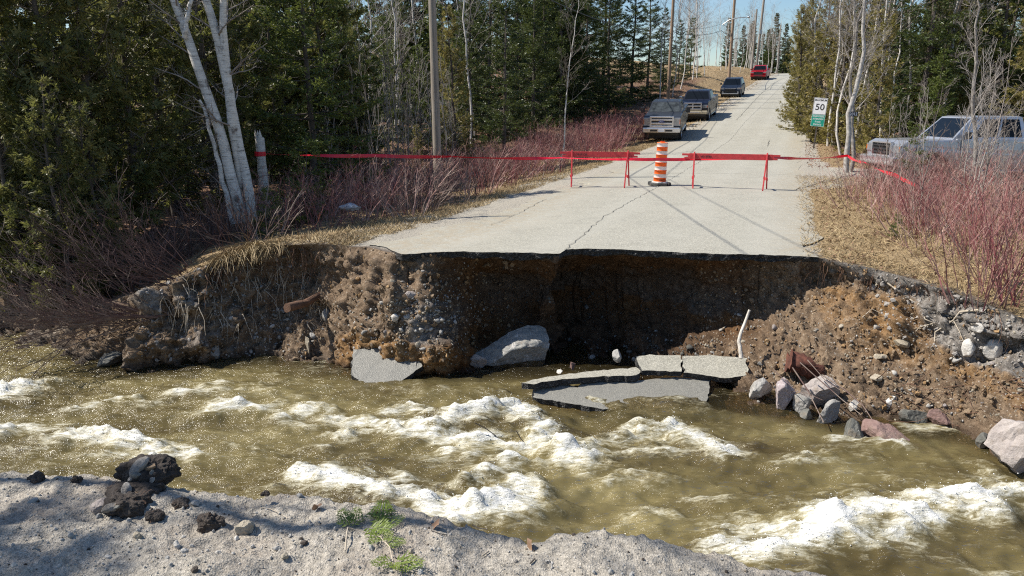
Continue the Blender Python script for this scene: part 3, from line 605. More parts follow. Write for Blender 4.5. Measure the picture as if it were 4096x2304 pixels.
for i in range(3400):
    px, py = spot() if rng.random() < .6 else (rng.uniform(900, 4090), rng.uniform(1060, 1690)); h, n = cast(px, py, BANK_BVH)
    if h is None or h.z < WATER_Z-.05: continue
    s = float(np.clip(rng.lognormal(-3.75, .45), .012, .05)); v, f = ico(1)
    M = rotm(*rng.uniform(0, 6.28, 3)); small.add((v*np.array([.5, .38, .27])*s)@M.T+np.array(h+n*s*.1), f, int(rng.choice([0, 1, 2, 0])) if not 1950 < px < 2800 else 3)  # pebbles in the cut get a dark colour for its shade
tag(small.build('pebbles', [MAT['rock_tan'], MAT['rock_grey'], MAT['rock_light'], MAT['rock_dark']], bank), kind='stuff')
# crumbs of soil clinging to the face
crumb = MB()
for i in range(3600):
    px, py = (rng.uniform(560, 2050), rng.uniform(990, 1440)) if rng.random() < .42 else (rng.uniform(2800, 4096), rng.uniform(1040, 1660))
    h, n = cast(px, py, BANK_BVH)
    if h is None or h.z < WATER_Z: continue
    s = float(np.clip(rng.lognormal(-3.45, .5), .012, .08)); v, f = ico(1); v = v*(1+.35*rng.normal(size=(len(v), 1)))
    greyish = (h.x > 5.1 and h.z > -.95) or h.x < -3.6
    crumb.add((v*np.array([.5, .45, .38])*s)@rotm(*rng.uniform(0, 6.28, 3)).T+np.array(h+n*s*.12), f, 1 if greyish and rng.random() < .8 else (0 if rng.random() < .8 else 2))
tag(crumb.build('soil_crumbs', [MAT['crumb_brown'], MAT['crumb_grey'], MAT['crumb_orange']], bank), kind='stuff')
# fine roots hanging out of the turf
def hang(n, x0, x1, l0, l1, seed, mat, out=.10, rad=.004):
    r = np.random.default_rng(seed); x = r.uniform(x0, x1, n); y = lip_y(x)-r.uniform(-.02, .10, n); z = lip_z(x)-r.uniform(.0, .14, n)
    P = np.zeros((n, 6, 3)); P[:, 0] = np.stack([x, y+.12, z+.02], 1); L = r.uniform(l0, l1, n)
    D = np.stack([r.normal(size=n)*.3, -np.abs(r.normal(size=n))*.5-.2, -r.uniform(.1, .5, n)], 1)
    for k in range(1, 6):
        D = unit(D+np.array([0, .08, -.55])+r.normal(size=(n, 3))*.28); P[:, k] = P[:, k-1]+D*(L/5)[:, None]
    return tubes(P, np.repeat((r.uniform(.4, 1.2, n)*rad)[:, None], 6, 1)*np.linspace(1, .4, 6), 3)
mb = MB()
for a in ((150, -5.4, -3.0, .2, .75, 1, 'x', .1, .005), (110, 4.45, 7.5, .15, .5, 2, 'x', .1, .005), (60, -6.2, -4.4, .3, .9, 3, 'x', .1, .007), (90, 5.0, 6.6, .1, .35, 4, 'x', .1, .004)):
    mb.add(*hang(*a))
tag(mb.build('hanging_roots', MAT['root_brown'], bank), kind='stuff')
rr_ = np.random.default_rng(19); mb = MB(); nn_ = 170; pick = []
while len(pick) < nn_:
    h, n = cast(rr_.uniform(640, 1330), rr_.uniform(1030, 1300), BANK_BVH)
    if h is not None: pick.append((np.array(h+n*.03), np.array(n)))
P = np.zeros((nn_, 7, 3)); P[:, 0] = [a for a, b in pick]; Nn = np.array([b for a, b in pick]); D = unit(Nn*.8+rr_.normal(size=(nn_, 3))*.5+np.array([0, 0, -.6])); L = rr_.uniform(.15, .6, nn_)
for k in range(1, 7): D = unit(D+np.array([0, -.02, -.45])+rr_.normal(size=(nn_, 3))*.25); P[:, k] = P[:, k-1]+D*(L/6)[:, None]
mb.add(*tubes(P, (rr_.uniform(.003, .008, nn_))[:, None]*np.linspace(1, .4, 7), 3)); tag(mb.build('root_tangle', MAT['root_pale'], bank), kind='stuff')
mb = MB()
for pts, r in (([(4.35, 9.6, 0), ], 0),):
    pass
def rootline(pxs, tree, r, out=.03, sides=5):
    P = []
    for (a, b) in pxs:
        h, n = cast(a, b, tree)
        if h is not None: P.append(h+n*out)
    return P
for pxs, r in (([(3560, 1130), (3610, 1170), (3660, 1220), (3700, 1270), (3745, 1285)], .014), ([(3915, 1248), (3850, 1255), (3800, 1290), (3750, 1320), (3735, 1380)], .016),
               ([(3740, 1285), (3690, 1300), (3650, 1330)], .008), ([(880, 1180), (885, 1260), (920, 1300), (960, 1330)], .009), ([(1000, 1190), (1010, 1250), (1012, 1310)], .006),
               ([(3450, 1270), (3490, 1240), (3560, 1262)], .007), ([(3800, 1290), (3840, 1330), (3850, 1380)], .008)):
    P = rootline(pxs, BANK_BVH, r, .05)
    if len(P) > 2: tube1(mb, P, np.linspace(r, r*.4, len(P)), 5)
mb.build('root', MAT['root_pale'], bank, True)

# ---- asphalt road, broken off along a ragged line
lat = np.linspace(-2.98, 2.98, 230); ts = np.concatenate([np.arange(0, 3, .08), np.arange(3, 14, .25), np.arange(14, 130, 1.0), np.arange(130, 320, 12)])
x0 = np.interp(lat, [-2.98, 2.98], [ex[0], ex[-1]]); y0 = np.interp(x0, ex, ey)
jit = .028*vnoise(np.stack([x0*7, x0*0, x0*0], -1), 51)+.016*vnoise(np.stack([x0*25, x0*0, x0*0], -1), 52); y0 = y0+jit
RY = y0[None, :]+ts[:, None]
ragL = .22*vnoise(np.stack([RY[:, 0]*1.1, RY[:, 0]*0, RY[:, 0]*0], -1), 54)+.12*vnoise(np.stack([RY[:, 0]*4, RY[:, 0]*0, RY[:, 0]*0], -1), 55)
scale_lat = np.interp(ts, [0, 4, 12], [1, 0, 0])
RXr = road_cx(RY)+lat[None, :]/0.937 + (np.abs(lat)[None, :] > 2.5)*np.sign(lat)[None, :]*ragL[:, None]*(np.abs(lat)[None, :]-2.5)/.48
blend = sstep(0, 3.5, ts)[:, None]; RX = x0[None, :]*(1-blend)*1.0 + RXr*blend
RX = x0[None, :] + (RXr - RXr[0][None, :]) + (RXr[0]-x0)[None, :]*blend
RZ = road_z(RY)-.012*np.abs(lat)[None, :]**1.3*.6+.006*vnoise(np.stack([RX*.8, RY*.8, RX*0], -1), 56)
top = np.stack([RX, RY, RZ], -1); nt_, nl_ = RX.shape
mb = MB().add(top, grid_faces(nt_, nl_))
ww_ = np.repeat(lat[None, :], nt_, 0)+.12*vnoise(np.stack([RY*.15, RY*0, RY*0], -1), 61); track = sum(np.exp(-((ww_-c_)/.34)**2) for c_ in (-2.15, -.75, .75, 2.15))
dust = np.clip(sstep(1.9, 2.95, np.abs(ww_))+.35*sstep(-1.2, -2.2, ww_)*sstep(26, 16, RY), 0, 1)
road = mb.build('road', MAT['asphalt'], None, True, {'track': track.ravel(), 'dust': dust.ravel()}); tag(road, 'pale worn asphalt road climbing the hill from the washout', None, None, 'structure')
lev = np.linspace(0, 1, 6); front = np.zeros((6, nl_, 3)); th = .105+.025*vnoise(np.stack([x0*4, x0*0, x0*0], -1), 57)
for i, a in enumerate(lev):
    front[i] = top[0]; front[i, :, 2] -= th*a + (.0015 if i == 0 else 0)
    front[i, :, 1] += (.035*a + .028*fbm(np.stack([x0*14, x0*0+a*3, x0*0], -1), 3, 58)*(a > 0))
bot = front[-1].copy(); bot[:, 1] += .5; front = np.concatenate([front, bot[None]])
mb = MB().add(front, grid_faces(7, nl_)[:, ::-1]); sidev = []
mb.build('broken_edge', MAT['asphalt_broken'], road, True)
# cracks in the asphalt
def strip(mb, pts, w, seed, lift=.004):
    r = np.random.default_rng(seed); P = []
    for a, b in zip(pts[:-1], pts[1:]):
        n = max(2, int(math.dist(a, b)/.18)); P += [(a[0]+(b[0]-a[0])*i/n, a[1]+(b[1]-a[1])*i/n) for i in range(n)]
    P.append(pts[-1]); P = np.array(P); P += r.normal(size=P.shape)*np.array([.022, .01])
    T = unit(np.gradient(P, axis=0)); Nn = np.stack([-T[:, 1], T[:, 0]], 1); ww = (w*r.uniform(.35, 1.3, len(P)))[:, None]/2
    A = np.concatenate([P+Nn*ww, P-Nn*ww]); o = off_road(A[:, 0], A[:, 1])/.937*.937
    Z = road_z(A[:, 1])-.012*np.abs(o)**1.3*.6+.006+lift
    n = len(P); f = np.array([[i, i+n, i+n+1, i+1] for i in range(n-1)]); mb.add(np.column_stack([A, Z]), f)
def gpt(px, py): p = at_z(px, py, 0); return (p.x, p.y)
seam = [gpt(2262, 1000), gpt(2330, 940), gpt(2420, 868), (4.3, 21.2), (9.2, 34.5), (15.5, 51), (23.3, 70), (35, 99)]
for k, (pts, w) in enumerate([(seam, .013), ([(road_cx(24)-2.7, 24.3), (road_cx(24)+.5, 24.0), (road_cx(24)+3, 23.8)], .016), ([(road_cx(38)+1.2, 37), (road_cx(41)+1.4, 41)], .035), ([gpt(1960, 900), gpt(2080, 850), gpt(2180, 800)], .014),
                              ([(road_cx(52)-1.5, 52), (road_cx(75)-1.7, 75), (road_cx(95)-1.6, 95)], .03)]):
    mb = MB(); strip(mb, pts, w, 60+k); mb.build('crack', MAT['tar'], road)

# ---- stream bed and water
bx = np.arange(-30, 30, .5); by = np.arange(-12, 22, .5); X, Y = np.meshgrid(bx, by)
mb = MB().add(np.stack([X, Y, -2.25+.10*fbm(np.stack([X*.7, Y*.7, X*0], -1), 3, 71)], -1), grid_faces(*X.shape))
tag(mb.build('stream_bed', MAT['silt'], None, True), 'silty brown bed of the stream under the fast water', None, None, 'structure')
wx = np.concatenate([np.arange(-30, -10, .4), np.arange(-10, 8, .034), np.arange(8, 30, .4)]); wy = np.concatenate([np.arange(-12, 4.2, .3), np.arange(4.2, 12.6, .034), np.arange(12.6, 21, .4)])
X, Y = np.meshgrid(wx, wy)
STROKES = [  # pixel polyline, half width m, foam, lift
    ([(1640, 1715), (1780, 1690), (1900, 1665), (2000, 1625), (2060, 1615)], .20, 1.0, .18), ([(2050, 1610), (2110, 1660), (2180, 1710), (2270, 1770), (2300, 1800)], .24, 1.15, .20), ([(1750, 1760), (1950, 1760), (2150, 1790), (2260, 1810)], .20, .85, .06),
    ([(850, 1640), (1000, 1635), (1120, 1650), (1240, 1690)], .12, .75, .07), ([(1180, 1650), (1300, 1640), (1420, 1690), (1600, 1700)], .14, .8, .08), ([(1350, 1740), (1500, 1720), (1700, 1760), (1800, 1800)], .14, .75, .05),
    ([(1190, 1905), (1300, 1925), (1450, 1950), (1560, 1975)], .20, 1.0, .13), ([(1560, 1950), (1680, 1990), (1720, 2020)], .18, .95, .10), ([(1740, 2030), (1850, 2040), (1980, 2040), (2060, 2000), (2100, 1950)], .20, 1.15, .18), ([(1900, 1960), (2000, 1900), (2060, 1860)], .15, .7, .10),
    ([(2330, 1775), (2450, 1745), (2580, 1720), (2700, 1720)], .17, .9, .09), ([(2680, 1700), (2780, 1740), (2900, 1790)], .17, 1.05, .11), ([(2400, 1815), (2550, 1790), (2700, 1790)], .13, .6, .03),
    ([(2870, 2190), (3020, 2210), (3160, 2190), (3260, 2140)], .20, 1.05, .10), ([(3220, 2150), (3350, 2080), (3500, 2060), (3600, 2090)], .20, 1.1, .14), ([(3500, 2050), (3640, 2060), (3740, 2080)], .15, 1.0, .10), ([(3720, 2010), (3840, 2000), (3930, 2030)], .17, 1.0, .10), ([(3950, 1970), (4040, 1960), (4110, 1990)], .16, 1.0, .10),
    ([(2780, 2110), (2900, 2090), (3000, 2080)], .10, .55, .04), ([(2820, 2160), (2950, 2140), (3120, 2130)], .16, .7, .04),
    ([(300, 1740), (420, 1760), (520, 1800), (600, 1830)], .22, .85, .10), ([(0, 1730), (100, 1700), (220, 1690)], .16, .7, .07), ([(480, 1790), (640, 1780), (740, 1830)], .16, .8, .06),
    ([(-80, 1590), (60, 1550), (140, 1530)], .20, 1.15, .14), ([(250, 1640), (420, 1620), (500, 1600)], .09, .5, .04), ([(560, 1620), (760, 1590), (900, 1560)], .10, .42, .03),
    ([(2420, 2090), (2560, 2060), (2700, 2040)], .09, .55, .04), ([(3330, 1760), (3420, 1765), (3500, 1760)], .07, .75, .03), ([(3530, 1775), (3620, 1790)], .06, .8, .03), ([(3600, 1700), (3700, 1720), (3850, 1710)], .08, .6, .02),
    ([(3150, 1850), (3320, 1870), (3500, 1900), (3600, 1940)], .13, .40, .03), ([(3700, 1940), (3850, 1960), (3980, 1900)], .14, .45, .03), ([(3400, 2210), (3600, 2190), (3850, 2250), (4050, 2300)], .15, .5, .03), ([(2500, 1900), (2650, 1960), (2900, 2000)], .12, .32, .02),
    ([(2250, 1860), (2330, 1900), (2420, 1930)], .10, .45, .02), ([(1000, 1870), (1100, 1900)], .10, .5, .03), ([(900, 1780), (1100, 1800), (1200, 1780)], .10, .35, .02), ([(3050, 1700), (3150, 1690), (3250, 1700)], .08, .35, .02),
    ([(1560, 1650), (1620, 1640), (1690, 1665)], .08, .75, .06), ([(1250, 1760), (1330, 1800), (1450, 1800)], .09, .5, .03), ([(1600, 1820), (1750, 1840), (1900, 1830)], .10, .45, .02), ([(2150, 1580), (2300, 1570), (2420, 1600)], .07, .4, .02)]
foam = np.zeros_like(X); lift = np.zeros_like(X)
wob = np.stack([X*1.6, Y*1.6, X*0], -1); WX = X+.10*vnoise(wob, 81)+.05*vnoise(wob*2.7, 82); WY = Y+.08*vnoise(wob, 83)+.05*vnoise(wob*2.7, 84)
for pts, w, a, lf in STROKES:
    w = w*1.25; a = a*.88; lf = lf*.8
    pw = [at_z(p, q, WATER_Z+lf*.6) for p, q in pts]
    d2 = np.full_like(X, 1e9)
    for A, B in zip(pw[:-1], pw[1:]):
        ax, ay, bx_, by_ = A.x, A.y, B.x, B.y; dx, dy = bx_-ax, by_-ay; L2 = dx*dx+dy*dy
        t = np.clip(((WX-ax)*dx+(WY-ay)*dy)/L2, 0, 1); d2 = np.minimum(d2, (WX-ax-t*dx)**2*.8+(WY-ay-t*dy)**2)
    g = np.exp(-d2/(w*w)); foam = np.maximum(foam, a*g); lift = np.maximum(lift, lf*np.exp(-d2/(w*1.25)**2))
flow = np.stack([X*.55+Y*.15, Y*1.25, X*0], -1)
turb = fbm(flow*6.5, 4, 85); big = fbm(flow*1.2, 3, 87); rip = vnoise(flow*17, 88)
shore_d = np.interp(X, STA[:, 3], STA[:, 4])-Y
calm = .35+.65*sstep(.1, .9, shore_d)
Z = WATER_Z + calm*(.085*big+.036*turb+.012*rip) + lift*(1+.35*turb) + np.clip(foam, 0, 1)**1.2*(.042*np.abs(turb)+.022*np.maximum(0, vnoise(flow*9, 89))+.012*vnoise(flow*26, 90))
foam = foam + .16*turb + .16*big + .07*sstep(.3, 1.2, shore_d)
clear = np.clip(.82*sstep(.75, .0, shore_d)*sstep(-9, -4, X) + .75*np.exp(-((X-2.0)/1.6)**2-((Y-9.35)/.5)**2), 0, .85)*sstep(.5, .25, foam)
mb = MB().add(np.stack([X, Y, Z], -1), grid_faces(*X.shape))
water = mb.build('stream', MAT['water'], None, True, {'foam': foam.ravel(), 'clear': clear.ravel()})
tag(water, 'fast murky brown stream with white rapids through the washout', None, None, 'structure')
# white foam specks that add sparkle, then drops thrown up from the rapids
inv = (X > -9) & (X < 7) & (Y > 4.3) & (Y < 12) & (shore_d > .15); wgt = np.where(inv, np.clip(foam-.4, 0, 1.1)**1.2, 0).ravel(); wgt /= wgt.sum(); fl_i = rng.choice(wgt.size, 2500, p=wgt, replace=False); mbf = MB(); v, f = ico(1)
for k in fl_i:
    s = float(np.clip(rng.lognormal(-5.9, .45), .0015, .006)); p = np.array([X.ravel()[k]+rng.normal()*.015, Y.ravel()[k]+rng.normal()*.015, Z.ravel()[k]+.001]); mbf.add(v*np.array([1.5, 1, .5])*s+p, f)
tag(mbf.build('foam_sparkle', MAT['foam_drop'], water, True), kind='stuff')  # foam specks, also standing in for sun sparkle on the water
ys, xs_ = np.where((foam > .8)); pick = rng.choice(len(ys), 1500); mb = MB(); v, f = ico(1)
for k in pick:
    s = float(np.clip(rng.lognormal(-5.8, .45), .002, .007)); p = np.array([X[ys[k], xs_[k]], Y[ys[k], xs_[k]], Z[ys[k], xs_[k]]])+np.array([rng.normal()*.05, rng.normal()*.05, abs(rng.normal())*.06])
    mb.add(v*s+p, f)
tag(mb.build('spray', MAT['foam_drop'], None, True), 'white drops of spray flying off the rapids', 'spray', None, 'stuff')

# ---- near bank, where the photographer stands
lip_px = [(-1500, 1878), (-600, 1880), (0, 1884), (150, 1880), (300, 1888), (480, 1893), (700, 1912), (900, 1940), (1100, 1960), (1300, 1968), (1450, 1985), (1620, 2000), (1800, 2042), (1950, 2090), (2150, 2112), (2400, 2130), (2600, 2160), (2800, 2180), (3000, 2222), (3150, 2262), (3330, 2310), (3700, 2420), (4300, 2620)]
NZ = .5
nl = [at_z(a, b, NZ-.02) for a, b in lip_px]; nlx = np.array([p.x for p in nl]); nly = np.array([p.y for p in nl])
nxs = np.concatenate([np.arange(-26, -2.6, .35), np.arange(-2.6, 2.3, .011), np.arange(2.3, 12, .35)])
def near_lip(x):
    y = np.interp(x, nlx, nly); y = np.where(x < nlx[0], nly[0]+(x-nlx[0])*-.02, y); y = np.where(x > nlx[-1], nly[-1]-(x-nlx[-1])*.8, y)
    return y+.022*vnoise(np.stack([x*5, x*0, x*0], -1), 91)+.012*vnoise(np.stack([x*17, x*0, x*0], -1), 92)
tr = np.concatenate([-np.linspace(.5, .02, 14), np.arange(0, 1.5, .011), np.arange(1.5, 3, .1), np.arange(3, 14, .5)])
NX, NT = np.meshgrid(nxs, tr); NYl = near_lip(NX)
NY = np.where(NT >= 0, NYl-NT, NYl+.10*np.sin(np.clip(-NT/.5, 0, 1)*math.pi/2)*0 - (-NT)*.5)
P3 = np.stack([NX*1.0, NY*1.0, NX*0], -1)
rough = .030*fbm(P3*2.6, 3, 93)+.010*fbm(P3*13, 3, 94)+.006*fbm(P3*45, 2, 95)+.006*np.maximum(0, vnoise(P3*28, 96))**2*2
NZZ = np.where(NT >= 0, NZ-.05*np.exp(-np.clip(NT, 0, 9)/.07)+.02*sstep(0, .6, NT)+rough, NZ-.05-(-NT)*4.6+.02*rough)
mb = MB().add(np.stack([NX, NY, NZZ], -1), grid_faces(*NX.shape)[:, ::-1])
near = mb.build('near_bank', MAT['near_gravel'], None, True); tag(near, 'grey gravel bank in the foreground above the stream', None, None, 'structure')
sel = np.where((nxs > -2.6) & (nxs < 2.3))[0][::2]; selr = np.where((tr >= 0) & (tr < 1.5))[0][::2]
NP = np.stack([NX, NY, NZZ], -1)[np.ix_(selr, sel)]; NEAR_BVH = bvh_of(NP, grid_faces(*NP.shape[:2]))
# ------------------------------------------------------------------ tree kinds
def trunk_poly(rng, h, n, wob, lean=(0, 0)):
    P = np.zeros((1, n, 3)); z = np.linspace(0, h, n); P[0, :, 2] = z
    w = np.cumsum(rng.normal(size=(n, 2))*wob, 0); w -= w[0]; P[0, :, :2] = w + np.outer(z, lean)
    return P
def birch_proto(seed, h=11, r=.09, first=.28, prim=26, sec=6, ter=5, lean=(0, 0), bark='birch_bark', twig='twig_bark', up=.5, P=None, R=None, rk=.42):
    rng = np.random.default_rng(seed)
    if P is None: P = trunk_poly(rng, h, 14, h*.008, lean); R = (r*np.linspace(1, .12, 14)**.8)[None]
    tr = MB().add(*tubes(P, R, 8)); P1, R1 = grow(P, R, prim, first, .98, .18, .30, 35, 65, up, 6, rk, rng, .65)
    R1 = np.clip(R1, .004, .05); br = MB().add(*tubes(P1, R1, 4))
    P2, R2 = grow(P1, R1, sec, .2, 1.0, .3, .55, 25, 60, .25, 4, .6, rng, .5, .16); R2 = np.clip(R2, .003, .02); br.add(*tubes(P2, R2, 3))
    if ter:
        P3, R3 = grow(P2, R2, ter, .15, 1.0, .35, .7, 20, 60, .1, 3, .7, rng, .4, .2); R3 = np.clip(R3, .0022, .01); br.add(*tubes(P3, R3, 3))
    return [('trunk', tr.mesh('trunk', MAT[bark], True)), ('branches', br.mesh('branches', MAT[twig], True))]
def sapling_proto(seed, h=4, r=.022, n=16, twig='twig_bark'):
    rng = np.random.default_rng(seed); P = trunk_poly(rng, h, 9, h*.015, rng.normal(size=2)*.05); R = (r*np.linspace(1, .2, 9))[None]
    m = MB().add(*tubes(P, R, 5)); P1, R1 = grow(P, R, n, .15, .98, .15, .32, 25, 55, .4, 5, .6, rng); m.add(*tubes(P1, np.clip(R1, .004, .02), 3))
    P2, R2 = grow(P1, R1, 5, .2, 1, .3, .6, 20, 55, .2, 3, .6, rng); m.add(*tubes(P2, np.clip(R2, .003, .01), 3))
    return m.mesh('sapling', MAT[twig], True)
def spruce_proto(seed, h=9, w=1.9, first=.04, leaf='spruce_leaf', dens=1.0, shape=.75, gap=.0, ln=.105, wd=.042, trunk_r=None):
    rng = np.random.default_rng(seed); P = trunk_poly(rng, h, 10, h*.003); tr0 = trunk_r or h*.013
    R = (tr0*np.linspace(1, .08, 10))[None]; tr = MB().add(*tubes(P, R, 8))
    nw = int(h*3.2); B = []; BR = []
    for k in range(nw):
        t = first+(1-first)*(k+rng.uniform(-.25, .25))/nw
        if t >= .985 or t < .01: continue
        L0 = w*(1-t)**shape+.10
        for j in range(int(rng.integers(5, 8))):
            if rng.random() < gap: continue
            a = rng.uniform(0, 6.283); L = L0*rng.uniform(.65, 1.12); el = math.radians(-14+48*t+rng.normal()*8)
            d = np.array([math.cos(a)*math.cos(el), math.sin(a)*math.cos(el), math.sin(el)]); q = np.zeros((6, 3))
            q[0] = (P[0, :, 0:1]*0)[0].repeat(3)*0+np.array([np.interp(t*h, P[0, :, 2], P[0, :, 0]), np.interp(t*h, P[0, :, 2], P[0, :, 1]), t*h])
            for s in range(1, 6):
                d = d+np.array([0, 0, -.10+.07*s])*(1-t*.6)+rng.normal(size=3)*.05; d /= np.linalg.norm(d); q[s] = q[s-1]+d*L/5
            B.append(q); BR.append(.012*L*np.linspace(1, .15, 6)+.002)
    B = np.array(B); BR = np.array(BR); tr.add(*tubes(B, BR, 3))
    Ls = np.linalg.norm(np.diff(B, axis=1), axis=2).sum(1); nt = np.maximum(6, (Ls*26*dens).astype(int)); idx = np.repeat(np.arange(len(B)), nt); M = len(idx)
    t = rng.uniform(.08, 1.0, M)**.8; s = t*5; i = np.minimum(s.astype(int), 4); f = (s-i)[:, None]
    p = B[idx, i]*(1-f)+B[idx, i+1]*f; T = unit(B[idx, i+1]-B[idx, i]); sd = unit(np.cross(T, np.array([0, 0, 1.])))*rng.choice([-1, 1], M)[:, None]
    ang = np.radians(rng.uniform(15, 70, M))[:, None]; D = unit(np.cos(ang)*T+np.sin(ang)*sd+np.array([0, 0, -.12])+rng.normal(size=(M, 3))*.16)
    TL = Ls[idx]*.26*(1.1-t)+rng.uniform(.06, .16, M)
    K = 5; u = (np.tile(np.arange(K), M)+rng.random(M*K))/K; p2 = np.repeat(p, K, 0)+np.repeat(D, K, 0)*(np.repeat(TL, K)*u)[:, None]
    D2 = unit(np.repeat(D, K, 0)+rng.normal(size=(M*K, 3))*.5); S2 = unit(np.cross(D2, unit(rng.normal(size=(M*K, 3))*.8+np.array([0, 0, .9]))))
    l = rng.uniform(.7, 1.3, M*K)*ln; lv = MB().add(*kites(p2, D2, S2, l, rng.uniform(.7, 1.3, M*K)*wd, .4))
    return [('trunk', tr.mesh('trunk', MAT['dark_bark'], True)), ('crown', lv.mesh('crown', MAT[leaf]))]
def cedar_proto(seed, h=9, w=1.35, leaf='cedar_leaf', dens=1.0, first=.03, ln=.115, wd=.026, bulge=.55, bare=.0):
    rng = np.random.default_rng(seed); P = trunk_poly(rng, h, 10, h*.008); R = (h*.014*np.linspace(1, .1, 10))[None]; tr = MB().add(*tubes(P, R, 8))
    nb = int(h*30*dens); t = first+(1-first)*np.sort(rng.random(nb))**1.05*.985
    L = w*np.clip((1-t), .02, 1)**bulge*rng.uniform(.55, 1.15, nb)+.1; a = rng.uniform(0, 6.283, nb); el = np.radians(5+35*t+rng.normal(size=nb)*12)
    D = np.stack([np.cos(a)*np.cos(el), np.sin(a)*np.cos(el), np.sin(el)], 1); B = np.zeros((nb, 6, 3)); zz = t*h
    B[:, 0] = np.stack([np.interp(zz, P[0, :, 2], P[0, :, 0]), np.interp(zz, P[0, :, 2], P[0, :, 1]), zz], 1)
    for s in range(1, 6):
        D = unit(D+np.array([0, 0, -.16+.10*s])+rng.normal(size=(nb, 3))*.10); B[:, s] = B[:, s-1]+D*(L/5)[:, None]
    tr.add(*tubes(B, (.010*L+.004)[:, None]*np.linspace(1, .2, 6), 3))
    gr = rng.random(nb) < .16; GB = B[gr].copy(); GB[:, 1:] = GB[:, :1]+(GB[:, 1:]-GB[:, :1])*1.12; dead = MB().add(*tubes(GB, np.repeat([[.009, .008, .007, .006, .0045, .003]], len(GB), 0), 3)); g2, r2_ = grow(GB, np.full((len(GB), 6), .006), 7, .3, 1, .15, .4, 25, 65, -.1, 4, .6, rng, .3, .2); dead.add(*tubes(g2, np.clip(r2_, .003, 1), 3))
    keep = rng.random(nb) > np.maximum(bare, gr*1.0); B = B[keep]; L = L[keep]
    ns = np.maximum(4, (L*15).astype(int)); idx = np.repeat(np.arange(len(B)), ns); M = len(idx); q = rng.uniform(.15, 1.0, M)**.7; s = q*5; i = np.minimum(s.astype(int), 4); f = (s-i)[:, None]
    p = B[idx, i]*(1-f)+B[idx, i+1]*f; T = unit(B[idx, i+1]-B[idx, i])
    A = unit(T*.8+rng.normal(size=(M, 3))*.45+np.array([0, 0, -.5])); Sd = unit(np.cross(A, rng.normal(size=(M, 3))+np.array([0, 0, .2])))
    K = 7; off = np.linspace(-1, 1, K); ang = np.radians(off*58); sl = rng.uniform(.55, 1.1, M)+np.repeat(rng.uniform(0, .8, len(B)), ns)
    p2 = (p[:, None]+A[:, None]*(rng.uniform(0, .10, (M, K))*sl[:, None])[..., None]).reshape(-1, 3)
    D2 = (np.cos(ang)[None, :, None]*A[:, None]+np.sin(ang)[None, :, None]*Sd[:, None]).reshape(-1, 3); D2 = unit(D2+rng.normal(size=D2.shape)*.16+np.array([0, 0, -.1]))
    nrm = np.repeat(np.cross(A, Sd), K, 0); S2 = unit(np.cross(nrm, D2)+rng.normal(size=D2.shape)*.25)
    l = (np.repeat(sl, K)*np.tile(1-.35*np.abs(off), M))*ln*rng.uniform(.8, 1.2, M*K)
    lv = MB().add(*kites(p2, D2, S2, l, np.repeat(sl, K)*wd*rng.uniform(.8, 1.3, M*K), .5))
    return [('trunk', tr.mesh('trunk', MAT['dark_bark'], True)), ('crown', lv.mesh('crown', MAT[leaf])), ('dead_twigs', dead.mesh('dead_twigs', MAT['twig_bark']))]
def shrub_mesh(seed, n=34, L=(1.0, 1.7), spread=.45, r=.0065, mat='dogwood_bark', tw=5, base=.28, lean=(0, 0, 0), wob=.10):
    rng = np.random.default_rng(seed); P = np.zeros((n, 6, 3)); a = rng.uniform(0, 6.283, n); b = np.sqrt(rng.random(n))*base
    P[:, 0] = np.stack([np.cos(a)*b, np.sin(a)*b, np.full(n, -.06)], 1); D = unit(np.stack([np.cos(a)*spread*rng.uniform(0, 1.3, n), np.sin(a)*spread*rng.uniform(0, 1.3, n), np.ones(n)], 1)+np.array(lean)+rng.normal(size=(n, 3))*.12)
    Ln = rng.uniform(L[0], L[1], n)
    for k in range(1, 6):
        D = unit(D+np.array([0, 0, .10])+rng.normal(size=(n, 3))*wob); P[:, k] = P[:, k-1]+D*(Ln/5)[:, None]
    R = (rng.uniform(.6, 1.25, n)*r)[:, None]*np.linspace(1, .35, 6); m = MB().add(*tubes(P, R, 3))
    P1, R1 = grow(P, R, tw, .3, .98, .18, .42, 18, 48, .25, 4, .7, rng, .4, .12); m.add(*tubes(P1, np.clip(R1, .0024, 1), 3))
    P2, R2 = grow(P1, R1, 2, .3, .95, .3, .6, 18, 45, .2, 3, .8, rng, .4, .12); m.add(*tubes(P2, np.clip(R2, .002, 1), 3))
    return m.mesh('shrub', MAT[mat])
def place(name, proto, x, y, label, cat, group=None, rz=0.0, sc=1.0, dz=-.06, z=None, tilt=(0, 0)):
    o = thing(name, label, cat, (x, y, (gzf(x, y) if z is None else z)+dz), (tilt[0], tilt[1], rz), group, sc)
    for pn, me in proto:
        q = link(pn, me, o)
        if pn == 'dead_twigs': q['kind'] = 'stuff'
    return o
def single(name, me, x, y, label, cat, group=None, rz=0.0, sc=1.0, dz=0.0, z=None, tilt=(0, 0)):
    o = link(name, me); o.location = (x, y, (gzf(x, y) if z is None else z)+dz); o.rotation_euler = (tilt[0], tilt[1], rz); o.scale = (sc,)*3
    return tag(o, label, cat, group)
R0 = np.random.default_rng(11)
SPR = [spruce_proto(100+i, 9.5, 1.75+.25*(i % 3), .03, dens=1.0) for i in range(3)]
SPRO = [spruce_proto(120, 9, 2.5, .08, 'spruce_leaf_bright', dens=.95, gap=.25, shape=.55)]                       # the open tiered one
SPRB = [spruce_proto(130+i, 7.0, 1.7, .03, 'spruce_leaf_bright', 1.0) for i in range(2)]
SPRS = [spruce_proto(140+i, 2.2, .75, .05, 'spruce_leaf_bright', 1.3, ln=.07, wd=.03) for i in range(2)]
